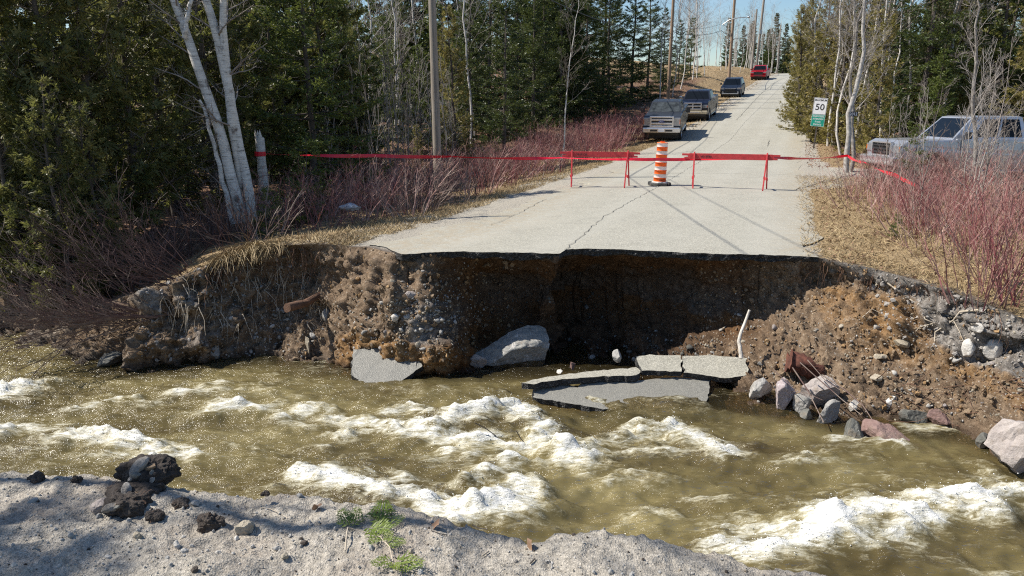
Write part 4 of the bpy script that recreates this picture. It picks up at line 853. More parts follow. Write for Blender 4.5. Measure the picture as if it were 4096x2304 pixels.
SPRF = [spruce_proto(150+i, 10, 1.5, .05, 'spruce_leaf', .55, ln=.2, wd=.08) for i in range(2)]   # for the far rows
CED = [cedar_proto(200+i, 8.0, 1.55+.2*(i % 2), 'cedar_leaf', .85, ln=.14, wd=.030, bare=.12) for i in range(3)]
CEDW = [cedar_proto(220+i, 8.0, 1.35, 'cedar_leaf_warm', .95, bare=.12) for i in range(2)]
CEDF = [cedar_proto(230, 9.0, 1.7, 'cedar_leaf', .5, ln=.22, wd=.055)]
BIR = [birch_proto(300+i, 11+i, .058, .30+.05*(i % 2), 24, 6, 5, (R0.normal()*.03, R0.normal()*.03)) for i in range(5)]
BIRT = [birch_proto(320+i, 9, .05, .35, 18, 5, 4, (R0.normal()*.04, R0.normal()*.04)) for i in range(3)]
MAP = [birch_proto(340+i, 8, .085, .25, 22, 8, 6, (0, 0), 'grey_bark', 'twig_bark', .6, rk=.22) for i in range(2)]
SAP = [sapling_proto(360+i, 3.2+.5*i) for i in range(4)]
DOG = [shrub_mesh(400+i, 15, (.9, 1.75), .7, .0105, tw=4, base=.40, wob=.18) for i in range(4)]
DOGR = [shrub_mesh(410+i, 20, (1.0, 1.9), .48, .0095, mat='dogwood_red', tw=4, base=.36, wob=.13) for i in range(3)]
DOGD = [shrub_mesh(420+i, 15, (.9, 1.7), .75, .0105, mat='dogwood_dull', tw=4, base=.36, wob=.19) for i in range(3)]

# ---- the left wood by the stream: cedars down to the water
for k, (px, y, sc) in enumerate([(-150, 14.0, 1.0), (40, 14.1, 1.0), (235, 14.3, .95), (400, 14.9, 1.0), (560, 15.9, .95), (700, 17.4, 1.0), (860, 18.8, 1.0), (120, 18.3, 1.1), (420, 19.2, 1.15), (760, 20.6, 1.1), (980, 21, 1.1)]):
    lab = ['dark green cedar at the left frame edge, drooping low over the stream bank', 'dark cedar leaning foliage above the dead brush by the water', 'dark cedar standing just left of the white birch clump'][0 if px < 100 else 1 if px < 600 else 2] if k in (1, 3, 6) else 'dark green cedar in the dense wood left of the white birch clump'
    place('cedar_tree', CED[k % 3], xat(px, y), y, lab, 'tree', 'cedars on the left bank', R0.uniform(0, 6.28), sc)
for k in range(9):
    y = R0.uniform(23, 34); place('cedar_tree', CEDF[0], xat(R0.uniform(-150, 850), y), y, 'dark cedar far back in the wood at left', 'tree', 'cedars deep in the left wood', R0.uniform(0, 6.28), R0.uniform(.9, 1.25))
# low cedar boughs at the water's edge
for k, (px, y, z) in enumerate([(40, 13.0, -1.4), (230, 12.75, -1.35), (-140, 13.4, -1.4), (400, 12.9, -1.15)]):
    place('cedar_tree', CED[k % 3], xat(px, y), y, ['small cedar low over the water beside the dead brush', 'small cedar behind the dead brush fanned over the water', 'small cedar at the water by the left frame edge', 'small cedar at the right end of the low cedars by the water'][k], 'tree', 'low cedars on the left shore', k*1.7, [.55, .5, .55, .42][k], z=z)

# white birches leaning in front of the cedars
def px_poly(pts, y0, y1, n=14):
    P = np.array([list(at_y(a, b, y0+(y1-y0)*i/(len(pts)-1))) for i, (a, b) in enumerate(pts)]); t = np.linspace(0, len(P)-1, n)
    return np.stack([np.interp(t, np.arange(len(P)), P[:, c]) for c in range(3)], 1)[None]
bb = thing('birch_tree', 'white birch with several leaning trunks in front of the dark cedars', 'tree', (0, 0, 0))
TR = [([(965, 890), (915, 700), (850, 500), (795, 300), (735, 130), (690, -10), (600, -300), (520, -620)], .115, 14.9), ([(985, 890), (955, 650), (920, 400), (880, 200), (830, 30), (780, -160), (700, -420), (620, -700)], .11, 15.1),
      ([(1010, 885), (985, 700), (950, 520), (925, 330), (905, 160), (895, 0), (890, -200), (900, -480)], .10, 15.0), ([(935, 900), (905, 760), (880, 640), (850, 520), (800, 400)], .06, 14.7), ([(738, 150), (765, 60), (785, -30), (800, -300)], .05, 14.95)]
brr = MB(); org = None
P0 = px_poly(TR[0][0], TR[0][2], TR[0][2])[0, 0]; bb.location = P0
for pts, r, y in TR:
    P = px_poly(pts, y, y+.3) - P0; P[0, 1:, :2] += np.cumsum(np.random.default_rng(int(r*1e5)).normal(size=(13, 2))*.022, 0); Rr = (r*np.linspace(1, .45, 14))[None]
    link('trunk', MB().add(*tubes(P, Rr, 10)).mesh('trunk', MAT['birch_bark'], True), bb)
    rg = np.random.default_rng(int(r*1e4)); P1, R1 = grow(P, Rr, 9, .25, .98, .10, .22, 35, 75, .2, 6, .25, rg, .3); R1 = np.clip(R1, .004, .03); brr.add(*tubes(P1, R1, 4))
    P2, R2 = grow(P1, R1, 6, .2, 1, .3, .6, 25, 60, .1, 4, .5, rg, .4, .18); brr.add(*tubes(P2, np.clip(R2, .003, .012), 3))
    P3, R3 = grow(P2, R2, 3, .2, 1, .3, .6, 25, 60, .0, 3, .6, rg, .4, .18); brr.add(*tubes(P3, np.clip(R3, .0025, .006), 3))
link('branches', brr.mesh('branches', MAT['twig_bark'], True), bb)
# snapped birch stump with the tape tied round it
stp = thing('birch_stump', 'snapped dead birch stump with red tape tied round it', 'stump', at_y(1060, 860, 17.4))
P = np.zeros((1, 12, 3)); hgt = at_y(1060, 525, 17.4).z-stp.location.z; P[0, :, 2] = np.linspace(0, hgt, 12); P[0, :, 0] = np.sin(np.linspace(0, 3, 12))*.02
v, f = tubes(P, (.115*np.linspace(1.05, .85, 12))[None], 12); v[-12:, 2] += R0.uniform(-.18, .1, 12); v += .008*fbm(v*9, 2, 5)[:, None]
link('trunk', MB().add(v, f).mesh('trunk', MAT['birch_bark'], True), stp)
STUMP = stp.location.copy(); tz = at_y(1060, 615, 17.4).z
mb = MB(); tube1(mb, [(0, 0, tz-STUMP.z-.05), (0, 0, tz-STUMP.z+.05)], .125, 12); mb.build('tape_loop', MAT['tape_red'], stp)

# ---- spruces and firs left of the road
place('spruce_tree', SPRO[0], xat(1258, 19.5), 19.5, 'open tiered spruce with a bare dark trunk right of the birch clump', 'tree', None, 1.2, .85)
place('spruce_tree', SPRS[0], xat(1238, 16.6), 16.6, 'small bright green spruce below the open tiered spruce', 'tree', None, .4, .95, z=-.5)
place('spruce_tree', SPRS[1], xat(1080, 14.4), 14.4, 'tiny spruce seedling low in the brush under the red tape', 'tree', None, .4, .55, z=-.45)
place('spruce_tree', SPRS[1], xat(1440, 20.0), 20.0, 'small round dark spruce left of the leaning utility pole', 'tree', None, 2.0, .8)
for k, (px, y, sc, L) in enumerate([(2015, 31.0, .8, 'broad dark spruce right of the leaning utility pole, boughs to the ground'), (1890, 35, .85, None), (2130, 42.0, 1.0, None), (2240, 49, 1.1, None), (2340, 55, 1.15, None), (2420, 60, 1.2, None), (2510, 66, 1.2, 'tallest dark spruce at the right end of the row above the red bushes'), (2570, 70, 1.1, None), (2070, 45, 1.15, None), (2180, 50, 1.2, None), (2290, 57, 1.3, None), (2400, 64, 1.35, None), (1960, 44, 1.2, None),
                               (2630, 73, .8, 'dark spruce standing behind the light brown utility pole'), (2690, 78, .66, 'low dark spruce left of the navy parked pickup'), (2735, 90, .95, 'pale olive spruce among the birches above the navy pickup')]):
    place('spruce_tree', SPR[k % 3] if k != 15 else SPRB[0], xat(px, y), y, L or 'dark spruce in the tall row above the red bushes', 'tree', 'spruces left of the road', R0.uniform(0, 6.28), sc)
for k, (px, y, sc) in enumerate([(1560, 36, .9), (1690, 34, .7), (1480, 29, .75), (1400, 33, .9), (1620, 44, 1.1), (1760, 44, 1.1), (1330, 27, .85), (1840, 38, .95), (1540, 50, 1.3), (1700, 54, 1.35), (1450, 42, 1.1), (1120, 23, .9), (1010, 25, .9)]):
    place('spruce_tree', SPRB[k % 2], xat(px, y), y, 'bright green spruce among the bare birches behind the leaning utility pole', 'tree', 'green spruces behind the birches', R0.uniform(0, 6.28), sc)
place('cedar_tree', CEDW[0], xat(1668, 23.6), 23.6, 'little yellowish cedar left of the leaning utility pole', 'tree', None, 0, .26)
place('cedar_tree', CEDW[1], xat(1822, 28.5), 28.5, 'slim yellowish cedar right of the leaning utility pole', 'tree', None, 0, .75)
for k in range(26):
    y = R0.uniform(48, 85); px = R0.uniform(900, 2480)
    place('spruce_tree', SPRF[k % 2], xat(px, y), y, 'dark spruce far back in the wood left of the road', 'tree', 'distant spruces left of the road', R0.uniform(0, 6.28), R0.uniform(.9, 1.5))
for k in range(10):
    y = R0.uniform(24, 34); px = R0.uniform(950, 1450)
    place('cedar_tree', CEDF[0], xat(px, y), y, 'dark cedar behind the open tiered spruce', 'tree', 'cedars behind the tiered spruce', R0.uniform(0, 6.28), R0.uniform(.75, 1.1))
# bare birches behind
for k in range(34):
    y = R0.uniform(29, 56) if k < 24 else R0.uniform(62, 80); px = R0.uniform(1400, 1920) if k < 24 else R0.uniform(1960, 2480)
    if abs(xat(px, y)-road_cx(y)) < 6 or 1670 < px < 1830: continue
    place('birch_tree', BIR[k % 5] if k % 3 == 0 else BIRT[k % 3], xat(px, y), y, 'thin bare white birch in the wood behind the leaning utility pole', 'tree', 'bare birches left of the road', R0.uniform(0, 6.28), R0.uniform(.75, 1.1))
for k in range(34):
    y = R0.uniform(21, 33); px = R0.uniform(1320, 1830)
    single('bare_sapling', SAP[k % 4], xat(px, y), y, 'thin bare grey sapling in the thicket behind the red tape', 'sapling', 'bare saplings left of the road', R0.uniform(0, 6.28), R0.uniform(.7, 1.25), -.05)
place('birch_tree', BIRT[0], xat(2235, 30.5), 30.5, 'slim pale birch stem in front of the dark spruce row', 'tree', None, 0, .75)
# ---- up the hill
for k in range(34):
    y = R0.uniform(98, 150); px = R0.uniform(2700, 2985); x = xat(px, y)
    if off_road(x, y) > -6: continue
    place('birch_tree', BIRT[k % 3], x, y, 'slender white birch in the bare grove on the hilltop', 'tree', 'birches on the hilltop', R0.uniform(0, 6.28), R0.uniform(.75, 1.15))
for k, (px, y) in enumerate([(2760, 88), (2700, 75), (2670, 70), (2790, 92), (2745, 84), (2620, 66), (2690, 90), (2720, 96)]):
    place('birch_tree', BIR[k % 5], xat(px, y), y, 'bare birch on the slope left of the navy pickup', 'tree', 'birches left of the parked cars', k*2.1, R0.uniform(.9, 1.2))
for k in range(30):
    y = R0.uniform(150, 230); px = R0.uniform(2850, 3300); x = xat(px, y)
    place('spruce_tree', SPRF[k % 2], x, y, 'dark spruce on the skyline beyond the crest of the road', 'tree', 'spruces beyond the crest', R0.uniform(0, 6.28), R0.uniform(.75, 1.25))
for k in range(24):
    y = R0.uniform(128, 175); px = R0.uniform(2870, 3160); x = xat(px, y)
    place('birch_tree', BIR[k % 5], x, y, 'bare birch in the far wood beyond the red pickup', 'tree', 'birches beyond the crest', R0.uniform(0, 6.28), R0.uniform(.6, .95))
# ---- right of the road
for k, (px, y, sc, pr, L) in enumerate([(3225, 40.5, 1.05, 0, 'yellowish cedar behind the speed sign, leaning over the road'), (3320, 38, 1.0, 1, 'yellowish cedar right of the speed sign'), (3420, 33, .9, 0, 'olive cedar behind the tree with the house number'), (3270, 40, 1.0, 1, None), (3420, 38, .95, 0, None), (3470, 29.5, .7, 1, None), (3330, 39, .95, 0, None), (3160, 46, .9, 1, None), (3190, 48, .95, 1, None), (3170, 56, 1.0, 0, None), (3160, 66, 1.0, 1, None), (3360, 42, 1.1, 0, None), (3480, 40, 1.1, 1, None), (3165, 78, 1.0, 0, None), (4080, 27, 1.0, 1, 'yellow-green cedar at the upper right frame edge')]):
    place('cedar_tree', CEDW[pr], xat(px, y), y, L or 'yellowish cedar in the row along the right side of the road', 'tree', 'cedars right of the road', R0.uniform(0, 6.28), sc)
place('spruce_tree', SPRB[1], xat(3700, 27.5), 27.5, 'green fir standing behind the silver pickup', 'tree', None, .7, .62)
place('spruce_tree', SPRS[0], xat(3640, 20.4), 20.4, 'small straggly fir in front of the silver pickup door', 'tree', None, .7, .72)
place('spruce_tree', SPRS[1], xat(3605, 12.6), 12.6, 'tiny yellow-green fir seedling in the dry grass among the red bushes', 'tree', None, 0, .22)
for k in range(26):
    y = R0.uniform(31, 52); px = R0.uniform(3400, 4350); x = xat(px, y)
    place('cedar_tree' if k % 3 == 0 else 'spruce_tree', (CEDF[0] if k % 3 == 0 else SPR[k % 3]), x, y, ('dark cedar in the wood behind the silver pickup' if k % 3 == 0 else 'dark spruce in the wood behind the silver pickup'), 'tree', ('cedars behind the silver pickup' if k % 3 == 0 else 'spruces behind the silver pickup'), R0.uniform(0, 6.28), R0.uniform(.9, 1.2))
for k in range(20):
    y = R0.uniform(58, 110); x = road_cx(y)+R0.uniform(6, 16)
    place('spruce_tree', SPRF[k % 2], x, y, 'dark spruce along the upper road on the right', 'tree', 'spruces right of the upper road', R0.uniform(0, 6.28), R0.uniform(.6, 1.0))
for k, (px, y, sc) in enumerate([(3290, 37.6, 1.1), (3312, 38.2, .85), (3500, 32, .9), (3560, 31.5, .8), (3240, 46, 1.0), (3200, 53, 1.05), (3345, 33, .95), (3395, 36, 1.0), (3450, 34, .95), (3610, 33, .95), (3720, 32, 1.0), (3180, 60, 1.0)]):
    place('birch_tree', BIR[(k*2) % 5], xat(px, y), y, ['pale birch trunk right behind the speed sign', 'thin birch beside the trunk behind the speed sign'][k] if k < 2 else 'bare birch among the yellowish cedars right of the road', 'tree', 'birches right of the road', R0.uniform(0, 6.28), sc)
NUMTREE = (11.0, 24.9)
place('birch_tree', MAP[0], NUMTREE[0], NUMTREE[1], 'grey-trunked bare tree carrying the house number plate', 'tree', None, .5, 1.05)
place('birch_tree', MAP[1], NUMTREE[0]+.28, NUMTREE[1]+.3, 'thin bare trunk just right of the house number tree', 'tree', None, 2.2, .85)
mp = birch_proto(371, 5.2, .06, .22, 16, 8, 6, (-.16, 0), 'grey_bark', 'twig_bark', .5, rk=.28)
place('bare_tree', mp, xat(3890, 18.6), 18.6, 'crooked bare grey tree in front of the silver pickup', 'tree', None, .3, 1.0)
for k in range(26):
    y = R0.uniform(13, 20.5); px = R0.uniform(3480, 4150)
    single('bare_sapling', SAP[k % 4], xat(px, y), y, 'thin bare sapling rising from the bushes before the silver pickup', 'sapling', 'saplings before the silver pickup', R0.uniform(0, 6.28), R0.uniform(.4, .8), -.05)

# ---- red-stemmed dogwood thickets
def thick(n, fn, protos, label, group, s0=.8, s1=1.15):
    c = 0
    for k in range(n*4):
        if c >= n: break
        p = fn()
        if p is None: continue
        x, y = p; single('dogwood_shrub', protos[int(R0.integers(len(protos)))], x, y, label, 'shrub', group, R0.uniform(0, 6.28), R0.uniform(s0, s1), -.03); c += 1
def left_strip(y0, y1, o0, o1):
    def f():
        y = R0.uniform(y0, y1); o = R0.uniform(o0, o1); return road_cx(y)+o/.937, y
    return f
thick(74, left_strip(31, 47, -9.0, -5.0), DOGR+DOG[:1], 'deep red bush in the dense thicket left of the front pickup', 'red bushes left of the front pickup', .8, 1.1)
thick(64, left_strip(20, 31, -9.5, -4.9), DOG+DOGR[:1]+DOGD[:1], 'reddish bush in the thicket behind the left barricade', 'red bushes behind the left barricade', .7, 1.0)
thick(40, left_strip(14.2, 20, -8.5, -4.7), DOG+DOGD, 'dull red bush in the thicket under the red tape', 'dull bushes under the red tape', .65, .95)
thick(12, lambda: (R0.uniform(-6.6, -3.9), R0.uniform(12.7, 15.2)), DOGD, 'dark bush at the foot of the birch clump', 'dark bushes at the birch clump', .6, .95)
def right_patch(pa, pb, ya, yb):
    def f():
        y = R0.uniform(ya, yb); x = xat(R0.uniform(pa, pb), y)
        lo = 4.6 - sstep(12, 18, y)*.9
        if off_road(x, y) < lo or y < float(lip_y(np.array([x]))[0])+.5: return None
        return x, y
    return f
thick(54, right_patch(3280, 4150, 15.5, 21), DOG+DOGD[:1], 'pinkish bush in the thicket before the silver pickup', 'pink bushes before the silver pickup', .6, .85)
thick(34, right_patch(3500, 4300, 11.0, 15.5), DOG+DOGR[:1], 'reddish bush in the thicket above the right bank', 'red bushes above the right bank', .55, .85)
for k, (px, y, sc) in enumerate([(3960, 9.3, .95), (4085, 9.4, .9), (4020, 10.0, .9), (4200, 9.2, 1.0)]):
    single('dogwood_shrub', DOGR[k % 3], xat(px, y), y, ['tall red-stemmed bush at the brink of the right bank', 'red-stemmed bush at the right frame edge by the brink', 'red bush behind the tall one at the brink', 'red bush half out of frame at right'][k], 'shrub', None, k*1.3, sc, -.02)
# ---- brush toppled over the water at left
for k, (bx_, by_, bz, dx, dy, dz, n, L) in enumerate([(-5.65, 11.35, -.95, -1.9, -.30, -.30, 60, (1.3, 2.6)), (-6.4, 11.5, -1.15, -1.8, -.40, -.12, 60, (1.2, 2.4)), (-5.4, 11.9, -.55, -1.6, -.1, .20, 60, (1.3, 2.4))]):
    me = shrub_mesh(500+k, int(n*.75), L, .9, .009, 'dogwood_dull', 5, .45, (dx*1.3, dy*1.6, dz*1.6-.70), .20)
    single('fallen_brush', me, bx_, by_, ['toppled dark brush hanging over the water from the slumped left bank', 'toppled brush trailing its tips in the stream at left', 'toppled reddish brush above the slumped left bank', 'toppled brush farthest left over the water'][k], 'brush', None, 0, 1.0, 0, bz)
# ---- dry grass, fallen leaves
def blades(n, fn, l0, l1, seed, lean=.9, wd=.008):
    rg = np.random.default_rng(seed); p = fn(rg, n); p = p[~np.isnan(p[:, 0])]; m = len(p); z = gz(p[:, 0], p[:, 1]); z = np.where(np.abs(off_road(p[:, 0], p[:, 1])) < 3.1, road_z(p[:, 1])-.035, z)
    P = np.column_stack([p, z]); D = unit(np.column_stack([rg.normal(size=(m, 2))*lean, np.abs(rg.normal(size=m))*.5+.25])); Sd = unit(np.cross(D, rg.normal(size=(m, 3))))
    return kites(P, D, Sd, rg.uniform(l0, l1, m), rg.uniform(.6, 1.4, m)*wd, .35)
def verge_r(rg, n):
    y = 7.5+rg.random(n)**1.5*16; x = road_cx(y)+(2.8+rg.random(n)**.8*4.8)/.937; ok = (y > lip_y(x)-.03); p = np.column_stack([x, y]); p[~ok] = np.nan; return p
def verge_l(rg, n):
    y = 11+rg.random(n)**1.6*34; o = -3.9-np.abs(rg.normal(size=n))*1.0; x = road_cx(y)+o/.937; ok = (y > lip_y(x)-.03) & (o > -8); p = np.column_stack([x, y]); p[~ok] = np.nan; return p
def hillg(rg, n):
    y = rg.uniform(46, 120, n); x = road_cx(y)-rg.uniform(3.4, 16, n); return np.column_stack([x, y])
mb = MB(); mb.add(*blades(52000, verge_r, .05, .17, 1, 1.2, .009)); mb.add(*blades(34000, verge_l, .05, .18, 2, 1.1, .010)); mb.add(*blades(12000, hillg, .12, .3, 3, .9, .03))
tag(mb.build('dry_grass', MAT['grass_dry']), 'flattened straw-coloured dry grass along both verges', 'grass', None, 'stuff')
def lit_r(rg, n):
    y = rg.uniform(9, 45, n); x = road_cx(y)+rg.uniform(3.4, 11, n); ok = (y > lip_y(x)) & ~((y > 20.5) & (y < 26.5)); p = np.column_stack([x, y]); p[~ok] = np.nan; return p
def lit_l(rg, n):
    y = rg.uniform(12, 45, n); x = road_cx(y)-rg.uniform(4.6, 12, n); ok = y > lip_y(x); p = np.column_stack([x, y]); p[~ok] = np.nan; return p
mb = MB(); mb.add(*blades(16000, lit_r, .04, .09, 5, 2.2, .035)); mb.add(*blades(12000, lit_l, .04, .09, 6, 2.2, .035))
tag(mb.build('fallen_leaves', MAT['leaf_litter']), 'brown fallen leaves scattered over both verges', 'leaves', None, 'stuff')
# straw tuft hanging over the lip
rg = np.random.default_rng(8); n = 480; x = rg.normal(-4.2, .27, n); y = lip_y(x)+rg.uniform(-.05, .35, n); z = gz(x, y); P = np.zeros((n, 5, 3)); P[:, 0] = np.column_stack([x, y, z])
D = unit(np.column_stack([rg.normal(size=n)*.6-.25, -rg.uniform(.1, 1.0, n), rg.uniform(.2, 1.1, n)])); L = rg.uniform(.2, .55, n)
for k in range(1, 5): D = unit(D+np.array([-.03, -.10, -.42])+rg.normal(size=(n, 3))*.12); P[:, k] = P[:, k-1]+D*(L/4)[:, None]
mb = MB().add(*tubes(P, np.repeat([[.005, .0045, .004, .003, .001]], n, 0), 3)); tag(mb.build('grass_tuft', MAT['grass_dry']), 'straw-coloured grass tuft drooping over the left lip of the washout', 'grass', None, 'stuff')
# ------------------------------------------------------------------ vehicles (local: front at y=0 facing -y, x across, z up)
def arc(yc, zc, r, a0, a1, n=9): return [(yc+r*math.cos(math.radians(a0+(a1-a0)*i/n)), zc+r*math.sin(math.radians(a0+(a1-a0)*i/n))) for i in range(n+1)]
def extrude(prof, w, bev, taper=0.0):
    bm = bmesh.new(); a = [bm.verts.new((-w, y, z)) for y, z in prof]; f = bm.faces.new(a); r = bmesh.ops.extrude_face_region(bm, geom=[f])
    for v in r['geom']:
        if isinstance(v, bmesh.types.BMVert): v.co.x = w
    if bev: bmesh.ops.bevel(bm, geom=[e for e in bm.edges if abs(e.verts[0].co.x-e.verts[1].co.x) < 1e-6], offset=bev, segments=2, profile=.6, affect='EDGES')
    bmesh.ops.recalc_face_normals(bm, faces=bm.faces)
    for v in bm.verts:
        if v.co.z > .95: v.co.x *= 1-taper*(v.co.z-.95)
    bm.verts.index_update(); out = (np.array([v.co[:] for v in bm.verts]), [[v.index for v in q.verts] for q in bm.faces]); bm.free(); return out
def bil(c, u, v): a, b, d, e = [np.array(q) for q in c]; return a*(1-u)*(1-v)+b*u*(1-v)+d*u*v+e*(1-u)*v
def pane(mb, c, u0, u1, v0, v1, lift=.006, mi=0):
    a, b, d, e = [np.array(q) for q in c]; n = np.cross(b-a, e-a); n = n/np.linalg.norm(n)*lift
    q = [bil(c, u, v) for u, v in ((u0, v0), (u1, v0), (u1, v1), (u0, v1))]; mb.add(np.array([p+n for p in q]+[p-n*.5 for p in q]), [[0, 1, 2, 3], [0, 4, 5, 1], [1, 5, 6, 2], [2, 6, 7, 3], [3, 7, 4, 0]], mi)
def wheel(root, x, y, r, w, rim='chrome'):
    t = MB(); s = 1 if x > 0 else -1
    lathe(t, [(r*.60, -w/2), (r*.93, -w/2), (r, -w*.32), (r, w*.32), (r*.93, w/2), (r*.60, w/2)], 28, 0, 'x', (x, y, r)); to = t.build('wheel', MAT['rubber'], root, False); to.data.name = 'tyre'
    m = MB(); xo = x+s*w*.36; lathe(m, [(.001, s*.02), (r*.14, s*.03), (r*.18, 0), (r*.58, -s*.02), (r*.62, s*.03)], 24, 0, 'x', (xo, y, r))
    for k in range(6):
        a = k*math.pi/3; beam(m, (xo, y, r), (xo, y+math.cos(a)*r*.56, r+math.sin(a)*r*.56), .03, r*.2, .008, side=(0, -math.sin(a), math.cos(a)))
    m.build('rim', MAT[rim], to)
def vehicle(name, label, cat, loc, yaw, pitch, sp):
    root = thing(name, label, cat, loc, (pitch, 0, yaw)); L, Wd, R = sp['L'], sp['W']/2, sp['R']; yf, yr = sp['yf'], sp['yr']; hz, bz, cw, zc = sp['hood'], sp['belt'], sp['cowl'], sp.get('clear', .42)
    fr = sp['front']; R_ = R+.07
    prof = [(fr[0][0], zc+.05)] + fr + [(cw, hz), (cw+.02, bz)]
    if sp['kind'] == 'pickup': prof += [(sp['cab'], bz), (sp['cab']+.02, sp['bed']), (L-.02, sp['bed']), (L, zc+.2)]
    else: prof += [(L-.25, bz+.03), (L-.02, bz-.15), (L, zc+.15)]
    prof += arc(yr, R*.98, R_, 0 if False else -8, 188) if False else []
    bottom = [(yr+R_, zc+.02)] + arc(yr, R, R_, 12, 168) + [(yr-R_, zc), (yf+R_, zc)] + arc(yf, R, R_, 12, 168) + [(yf-R_, zc+.03)]
    v, f = extrude(prof+bottom, Wd, .045, sp.get('taper', .06)); b = MB().add(v, f); bo = b.build('body', MAT[sp['paint']], root)
    u = MB(); box(u, (0, L/2, zc-.02), (Wd*1.7, L*.92, .2)); box(u, (0, yf, R), (Wd*1.75, R*2.1, R*1.3)); box(u, (0, yr, R), (Wd*1.75, R*2.1, R*1.3)); u.build('chassis', MAT['black_plastic'], root)
    # cab
    y0, y1, y0t, y1t, zt = sp['ws'], sp['rear'], sp['wst'], sp['reart'], sp['roof']; wb_, wt = Wd*.93, Wd*.76; zb = bz-.04
    A = [(-wb_, y0, zb), (wb_, y0, zb), (wb_, y1, zb), (-wb_, y1, zb)]; T = [(-wt, y0t, zt-.03), (wt, y0t, zt-.03), (wt, y1t, zt-.03), (-wt, y1t, zt-.03)]
    T2 = [(-wt*.88, y0t+.12, zt), (wt*.88, y0t+.12, zt), (wt*.88, y1t-.12, zt), (-wt*.88, y1t-.12, zt)]
    c = MB().add(np.array(A+T+T2), [[0, 1, 5, 4], [1, 2, 6, 5], [2, 3, 7, 6], [3, 0, 4, 7], [4, 5, 9, 8], [5, 6, 10, 9], [6, 7, 11, 10], [7, 4, 8, 11], [8, 9, 10, 11]]); cab = c.build('cab', MAT[sp['paint']], root)
    g = MB(); pane(g, [A[0], A[1], T[1], T[0]], .05, .95, .10, .93); g.build('windshield', MAT[sp.get('glass', 'glass_dark')], cab)
    g = MB(); pane(g, [A[2], A[3], T[3], T[2]], .08, .92, .15, .9); g.build('rear_window', MAT['glass_dark'], cab)
    for s in (1, -1):
        q = [A[1], A[2], T[2], T[1]] if s > 0 else [A[3], A[0], T[0], T[3]]
        for (u0, u1) in sp['win']:
            if s < 0: u0, u1 = 1-u1, 1-u0
            g = MB(); pane(g, q, u0, u1, .13, .90); g.build('side_window', MAT['glass_dark'], cab)
        for (yh, zh) in sp['handles']: h = MB(); box(h, (s*(Wd+.012), yh, zh), (.03, .2, .035), .01); h.build('door_handle', MAT[sp.get('handle', 'chrome')], root)
        for ys in sp['seams']: h = MB(); box(h, (s*(Wd+.0005), ys, (zc+bz)/2+.06), (.006, .012, bz-zc-.15)); h.build('door_seam', MAT['black_plastic'], root)
        m = MB(); mo = sp['mirror']; box(m, (s*(Wd+mo[0]), y0+.33, bz+.10), (mo[1], .12, mo[2]), .03); beam(m, (s*(Wd-.05), y0+.33, bz+.02), (s*(Wd+mo[0]), y0+.33, bz+.06), .05, .04); m.build('mirror', MAT[sp.get('mirrorm', 'black_plastic')], root)
        hl = sp['lamp']; m = MB(); box(m, (s*hl[0], hl[1], hl[2]), (hl[3], .14, hl[4]), .02); ho = m.build('headlight', MAT['lamp_glass'], root)
        m = MB(); box(m, (s*(hl[0]+hl[3]*.42), hl[1]-.062, hl[2]), (hl[3]*.08, .03, hl[4]*.6), .005); m.build('turn_signal', MAT['amber'], ho)
        if 'fog' in sp: fg = sp['fog']; m = MB(); lathe(m, [(.001, -.01), (.06, -.008), (.085, 0), (.09, .03)], 16, 0, 'y', (s*fg[0], fg[1], fg[2])); m.build('fog_light', MAT['lamp_glass'], root)
        if sp['kind'] == 'pickup' and sp.get('steps', True): m = MB(); tube1(m, [(s*(Wd-.02), yf+R+.25, zc-.06), (s*(Wd-.02), yr-R-.25, zc-.06)], .05, 8); m.build('side_step', MAT['chrome'], root)
        for yy in (yf, yr): wheel(root, s*(Wd-.13), yy, R, .26, sp.get('rim', 'chrome'))
        if 'lower' in sp: m = MB(); box(m, (s*(Wd+.002), (yf+yr)/2, zc+.11), (.03, yr-yf-2*R-.2, .2), .01); m.build('rocker_panel', MAT[sp['lower']], root)
    if sp['kind'] == 'pickup':
        t = MB(); box(t, (0, (sp['cab']+L)/2+.03, sp['bed']+.003), (Wd*1.66, L-sp['cab']-.2, .02)); t.build('bed_cover', MAT['black_plastic'], root)
    return root
def grille(root, x, y, z, w, h, frame, bars, bar_m='chrome', back='black_plastic', fw=.06, vert=False):
    m = MB(); box(m, (0, y, z), (w-.02, .06, h-.02)); g = m.build('grille', MAT[back], root)
    m = MB()
    for s in (1, -1): box(m, (s*(w/2-fw/2), y-.03, z), (fw, .09, h), .015); box(m, (0, y-.031, z+s*(h/2-fw/2)), (w, .09, fw), .015)
    m.build('grille_frame', MAT[frame], g)
    for zz in bars: m = MB(); box(m, (0, y-.034, z+zz), (w-.1, .07, fw*1.1), .015); m.build('grille_bar', MAT[bar_m], g)
    if vert: m = MB(); box(m, (0, y-.036, z), (fw*1.2, .07, h-.05), .012); m.build('grille_bar', MAT[bar_m], g)
    return g
def plate(root, y, z, x=0): m = MB(); box(m, (x, y, z), (.31, .02, .155), .004); m.build('licence_plate', MAT['plate_white'], root)
def on_road(px, y, py=None): return xat(px, y)
def slope_pitch(y): return math.atan((float(road_z(y+3))-float(road_z(y-1)))/4)
head = lambda y: -math.atan((float(road_cx(y+4))-float(road_cx(y)))/4)
